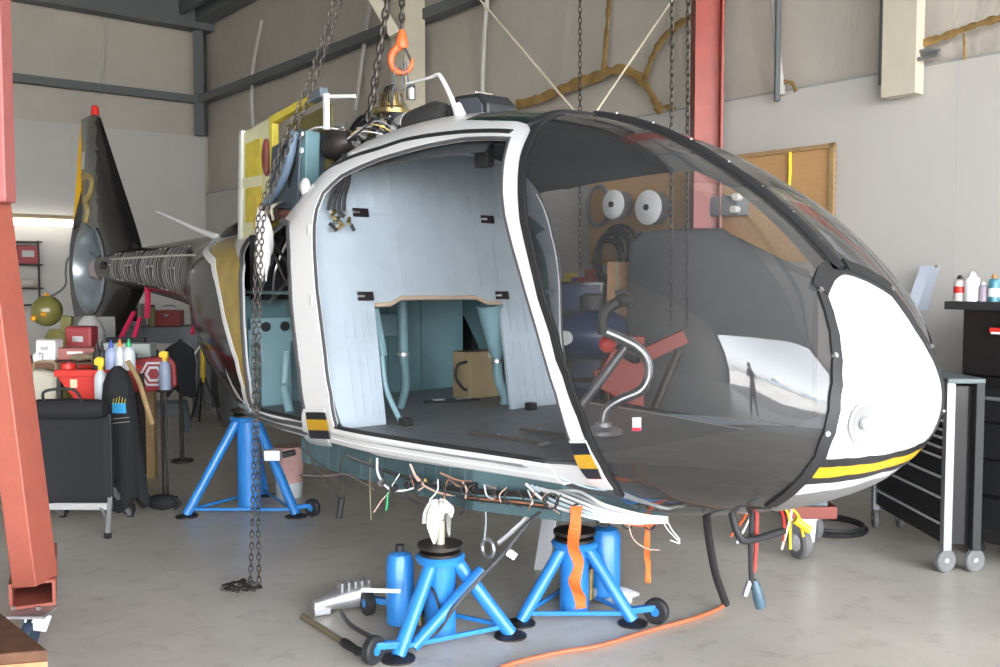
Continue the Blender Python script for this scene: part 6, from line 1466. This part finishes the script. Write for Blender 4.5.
# grey step stool
t = thing('step_stool', 'dark grey plastic step stool on the floor under tail boom', 'stool', (-3.78,10.8,0), .25)
MB().box((0,0,.30), (.48,.34,.06)).build('top', greyplas, t, bevel=.02)
for sx in (-1,1):
    for sy in (-1,1): MB().bar((sx*.20,sy*.13,.28), (sx*.24,sy*.17,.0), .07, .06).build('leg', greyplas, t, bevel=.01)
for sy in (-1,1): MB().box((0,sy*.155,.235), (.40,.02,.08)).build('skirt', greyplas, t, bevel=.01)
# barrel, mop bucket with yellow tools, tarp
t = thing('oil_drum', 'dark grey drum standing behind the rear hull', 'drum', (-3.75,13.0,0)); MB().lathe([(0,0),(.26,0),(.27,.02),(.26,.04),(.26,.40),(.27,.42),(.26,.44),(.26,.86),(.27,.88),(0,.88)], n=28).build('drum_body', mat('dark_drum', (.05,.05,.048), .5), t, smooth=True); MB().cyl((.1,0,.88),(.1,0,.90),.03,n=12).build('bung', steel, t)
t = thing('yellow_tripod', 'black and yellow tripod leaning by the dark drum', 'tripod', (-3.50,11.3,0))
for a in (0,2.1,4.2): MB().bar((.02*math.cos(a),.02*math.sin(a),.55), (.22*math.cos(a),.22*math.sin(a),0), .02, .02).build('leg', iron, t)
MB().bar((0,0,.5), (.02,0,1.25), .05, .04).build('mast', yellpl, t); MB().box((0,0,1.2), (.16,.08,.12), (0,.5,0)).build('head', blackm, t, bevel=.01); MB().cyl((.05,-.05,1.0), (-.16,-.1,.72), .012, n=8).build('white_rod', white, t)
t = thing('grey_locker', 'pale grey locker against the wall behind the rear hull', 'locker', (-4.05,13.6,0), .1); MB().box((0,0,.9), (.55,.4,1.8)).build('locker_body', mat('pale_locker', (.25,.26,.24), .6), t, bevel=.008); MB().box((0,-.205,.9), (.48,.012,1.7)).build('locker_door', mat('pale_locker_door', (.28,.29,.27), .55), t); MB().box((.18,-.215,.95), (.02,.02,.1)).build('handle', steel, t)
t = thing('waste_bin', 'pale tall bin beside the locker behind the rear hull', 'bin', (-3.1,11.2,0)); MB().lathe([(0,0),(.16,0),(.19,.62),(.20,.63),(0,.64)], n=24).build('bin_body', mat('dark_grey_bin', (.10,.10,.10), .5), t, smooth=True); MB().lathe([(0,.64),(.2,.64),(.15,.70),(0,.72)], n=24).build('bin_lid', blackm, t, smooth=True)
# pink cloth covered bucket behind tall jack
t = thing('fluid_bucket', 'translucent bucket with pink fluid standing behind the tall jack', 'bucket', (-1.66,7.50,0))
MB().lathe([(0,0),(.10,0),(.12,.40),(0,.41)], n=22).build('bucket_body', pinkcl, t, smooth=True); MB().lathe([(.101,.001),(.107,.12)], n=22).build('clear_base', clearw, t, smooth=True)
t = thing('plastic_box', 'small white plastic box hanging under the rear sill', 'box', tuple(W(273,455,6.5))); MB().box((0,0,0), (.11,.07,.07)).build('box_body', white, t, bevel=.008); MB().cyl((.07,0,0),(.15,0,.02),.022,n=10).build('box_plug', blackm, t)
# white rag hooked under chain on rear frame
rg_ = rag_bm((0,0,0), .06, 4, (.8,.4,3.0), .5, 24, .3); o = rg_.build('rag', cloth, smooth=True); o.location = W(264,243,5.9); tag(o, 'long white rag hanging over the rear opening behind hand chain', 'rag')
# loose seat rails and tools on cabin floor
def lw(p): return HELI_M @ Vector(p)
HELI_M = Matrix.Translation((OX, OY, 0)) @ Matrix.Rotation(math.atan2(UY, UX), 4, 'Z')
for k, (a, b) in enumerate((((-1.10,-.52,.872),(-.56,-.43,.872)),((-1.03,-.22,.872),(-.66,-.17,.872)))):
    A, B = lw(a), lw(b); t = thing('seat_rail', ('nearer' if k == 0 else 'farther') + ' of two slotted metal seat rails lying on the cabin floor', 'seat rail', (A+B)/2, math.atan2((B-A).y, (B-A).x), 'seat rails on cabin floor'); L_ = (B-A).length
    MB().box((0,0,0), (L_,.025,.016)).build('rail_bar', mat('tarnished_rail', (.20,.18,.16), .4, .6), t); MB().cyl((-L_*.15,0,.008), (-L_*.15,0,.014), .008, n=8).build('rivet', steel, t)
    if k == 0: MB().bar((L_/2-.02,0,0), (L_/2-.02,-.09,0), .02, .012).build('rail_hook', steel, t)
A = lw((-2.40,.60,.864)); t = thing('avionics_box', 'tan metal box with black cable standing in luggage bay', 'box', A, HELI.rotation_euler.z)
MB().box((0,0,.165), (.20,.30,.33)).build('case', kraft, t, bevel=.006); MB().box((.102,.05,.30), (.003,.06,.025)).build('label', white, t)
MB().tube([(.06,-.15,.26),(.06,-.23,.24),(.06,-.25,.16),(.06,-.19,.08),(.06,-.15,.06)], .010, 8, smooth=5).build('cable', blackm, t, smooth=True)
A = lw((-2.30,.10,.876)); B = lw((-2.20,.40,.876)); t = thing('seat_belt', 'grey seat belt webbing with steel buckle lying in luggage bay', 'belt', (A+B)/2, math.atan2((B-A).y,(B-A).x)); MB().box((0,0,0), (.40,.035,.014)).build('webbing', blackcl, t); MB().box((-.1,0,.008), (.08,.03,.014)).build('buckle', steel, t); MB().box((.08,0,.008), (.10,.02,.012)).build('tongue', steel, t)

# ------------------------------------------------------------------ what the bubble mirrors: the view out of the hangar door
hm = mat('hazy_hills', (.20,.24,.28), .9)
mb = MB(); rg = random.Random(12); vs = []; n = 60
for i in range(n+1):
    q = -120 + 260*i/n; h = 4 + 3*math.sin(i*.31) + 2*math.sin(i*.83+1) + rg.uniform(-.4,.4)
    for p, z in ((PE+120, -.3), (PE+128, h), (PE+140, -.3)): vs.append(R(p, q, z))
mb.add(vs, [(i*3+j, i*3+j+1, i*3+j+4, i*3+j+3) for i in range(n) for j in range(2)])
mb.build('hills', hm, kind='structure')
slab('ground_field', PE+60, PE+150, -130, 150, -.3, -.1, mat('dry_field', (.16,.15,.11), .9))
# photographer, standing just behind the camera, mirrored in the bubble
ph = thing('person', 'person in dark trousers and grey shirt holding a camera, mirrored small in bubble', 'person', (0,0,0))
def skin(name, J, E, m, parent, root=0, sub=2):
    me = bpy.data.meshes.new(name); me.from_pydata([j[0] for j in J], E, []); me.materials.append(m)
    o = bpy.data.objects.new(name, me); C.objects.link(o); o.parent = parent
    sk = o.modifiers.new('skin', 'SKIN'); sk.use_smooth_shade = True
    for i, v in enumerate(me.skin_vertices[0].data):
        r = J[i][1]; v.radius = (r if hasattr(r, '__len__') else (r, r)); v.use_root = (i == root)
    ss = o.modifiers.new('sub', 'SUBSURF'); ss.levels = sub; ss.render_levels = sub
    return o
skinm = mat('skin_tone', (.48,.28,.20), .5); shirt = mat('grey_shirt', (.10,.11,.13), .85); trou = mat('dark_trousers', (.03,.035,.05), .85)
J = [((0,-.36,.98),(.15,.11)),((0,-.36,1.15),(.145,.10)),((0,-.35,1.33),(.17,.11)),((0,-.345,1.44),(.12,.08)),((0,-.33,1.51),(.055,.055)),((0,-.30,1.60),(.07,.085)),((0,-.30,1.68),(.078,.095)),((0,-.31,1.75),(.05,.06)),
     ((-.19,-.34,1.41),.055),((-.27,-.24,1.20),.045),((-.10,-.10,1.52),.030),((.19,-.34,1.41),.055),((.27,-.24,1.20),.045),((.10,-.10,1.52),.030),
     ((-.12,-.36,.90),.095),((-.19,-.33,.50),.065),((-.25,-.36,.10),.042),((-.27,-.22,.045),.038),((.12,-.36,.90),.095),((.19,-.33,.50),.065),((.25,-.36,.10),.042),((.27,-.22,.045),.038)]
E_ = [(0,1),(1,2),(2,3),(3,4),(4,5),(5,6),(6,7),(3,8),(8,9),(9,10),(3,11),(11,12),(12,13),(0,14),(14,15),(15,16),(16,17),(0,18),(18,19),(19,20),(20,21)]
body = skin('body', J, E_, skinm, ph)
def puff(idx, g): return [(J[i][0], tuple(a+g for a in (J[i][1] if hasattr(J[i][1], '__len__') else (J[i][1],)*2))) for i in idx]
skin('shirt', puff([1,2,3,8,9,11,12], .014), [(0,1),(1,2),(2,3),(3,4),(2,5),(5,6)], shirt, ph)
skin('trousers', puff([0,14,15,16,18,19,20], .014), [(0,1),(1,2),(2,3),(0,4),(4,5),(5,6)], trou, ph)
MB().sphere((0,-.325,1.70), .098, sc=(.88,1.05,.9)).build('hair', mat('dark_hair', (.03,.02,.015), .7), ph, smooth=True)
MB().sphere((0,-.205,1.635), .016, sc=(1,1,1.4)).build('nose', skinm, ph, smooth=True)
for s in (-1,1):
    MB().sphere((s*.033,-.212,1.665), .012).build('eye', mat('eye_dark', (.05,.03,.02), .3), ph, smooth=True)
    MB().sphere((s*.083,-.30,1.645), .022, sc=(.4,.8,1.3)).build('ear', skinm, ph, smooth=True)
    hb_ = [((s*.10,-.10,1.52),.030),((s*.085,-.08,1.585),.034)]; ed = [(0,1)]
    for k in range(4):
        a = (s*(.082-.004*k), -.06, 1.565+.020*k); b = (s*(.052), -.035, 1.570+.020*k); c_ = (s*.03, -.045, 1.572+.02*k)
        i0 = len(hb_); hb_ += [(a,.010),(b,.009),(c_,.008)]; ed += [(1,i0),(i0,i0+1),(i0+1,i0+2)]
    i0 = len(hb_); hb_ += [((s*.07,-.12,1.60),.011),((s*.045,-.13,1.615),.010)]; ed += [(1,i0),(i0,i0+1)]
    skin('hand', hb_, ed, skinm, ph, 0, 1)
    MB().sphere((s*.275,-.27,.05), .06, sc=(.75,1.9,.8)).build('shoe', blackm, ph, smooth=True)
cm = thing('camera_body', 'black camera with lens held up by the mirrored photographer', 'camera', (0,-.10,1.63)); MB().box((0,0,0), (.13,.06,.085)).build('housing', blackm, cm, bevel=.01); MB().cyl((0,.03,0), (0,.085,0), .034, n=20).build('lens_barrel', blackm, cm, smooth=True)

# ------------------------------------------------------------------ light
w = bpy.data.worlds.new('world'); sc.world = w; w.use_nodes = True
nt = w.node_tree; bg = nt.nodes['Background']
sky = nt.nodes.new('ShaderNodeTexSky'); sky.sky_type = 'HOSEK_WILKIE'; sky.turbidity = 6.0; sky.ground_albedo = .4
sky.sun_direction = (-.5, .3, .81)
hsv = nt.nodes.new('ShaderNodeHueSaturation'); hsv.inputs['Saturation'].default_value = .15
nt.links.new(sky.outputs[0], hsv.inputs['Color'])
nt.links.new(hsv.outputs[0], bg.inputs['Color']); bg.inputs['Strength'].default_value = 8.0
sun = bpy.data.objects.new('sun', bpy.data.lights.new('sun', 'SUN')); C.objects.link(sun)
sun.data.energy = 12; sun.data.angle = .01; sun.rotation_euler = Vector((.5, -.3, -.81)).to_track_quat('-Z', 'Y').to_euler()
sc.view_settings.exposure = 2.95
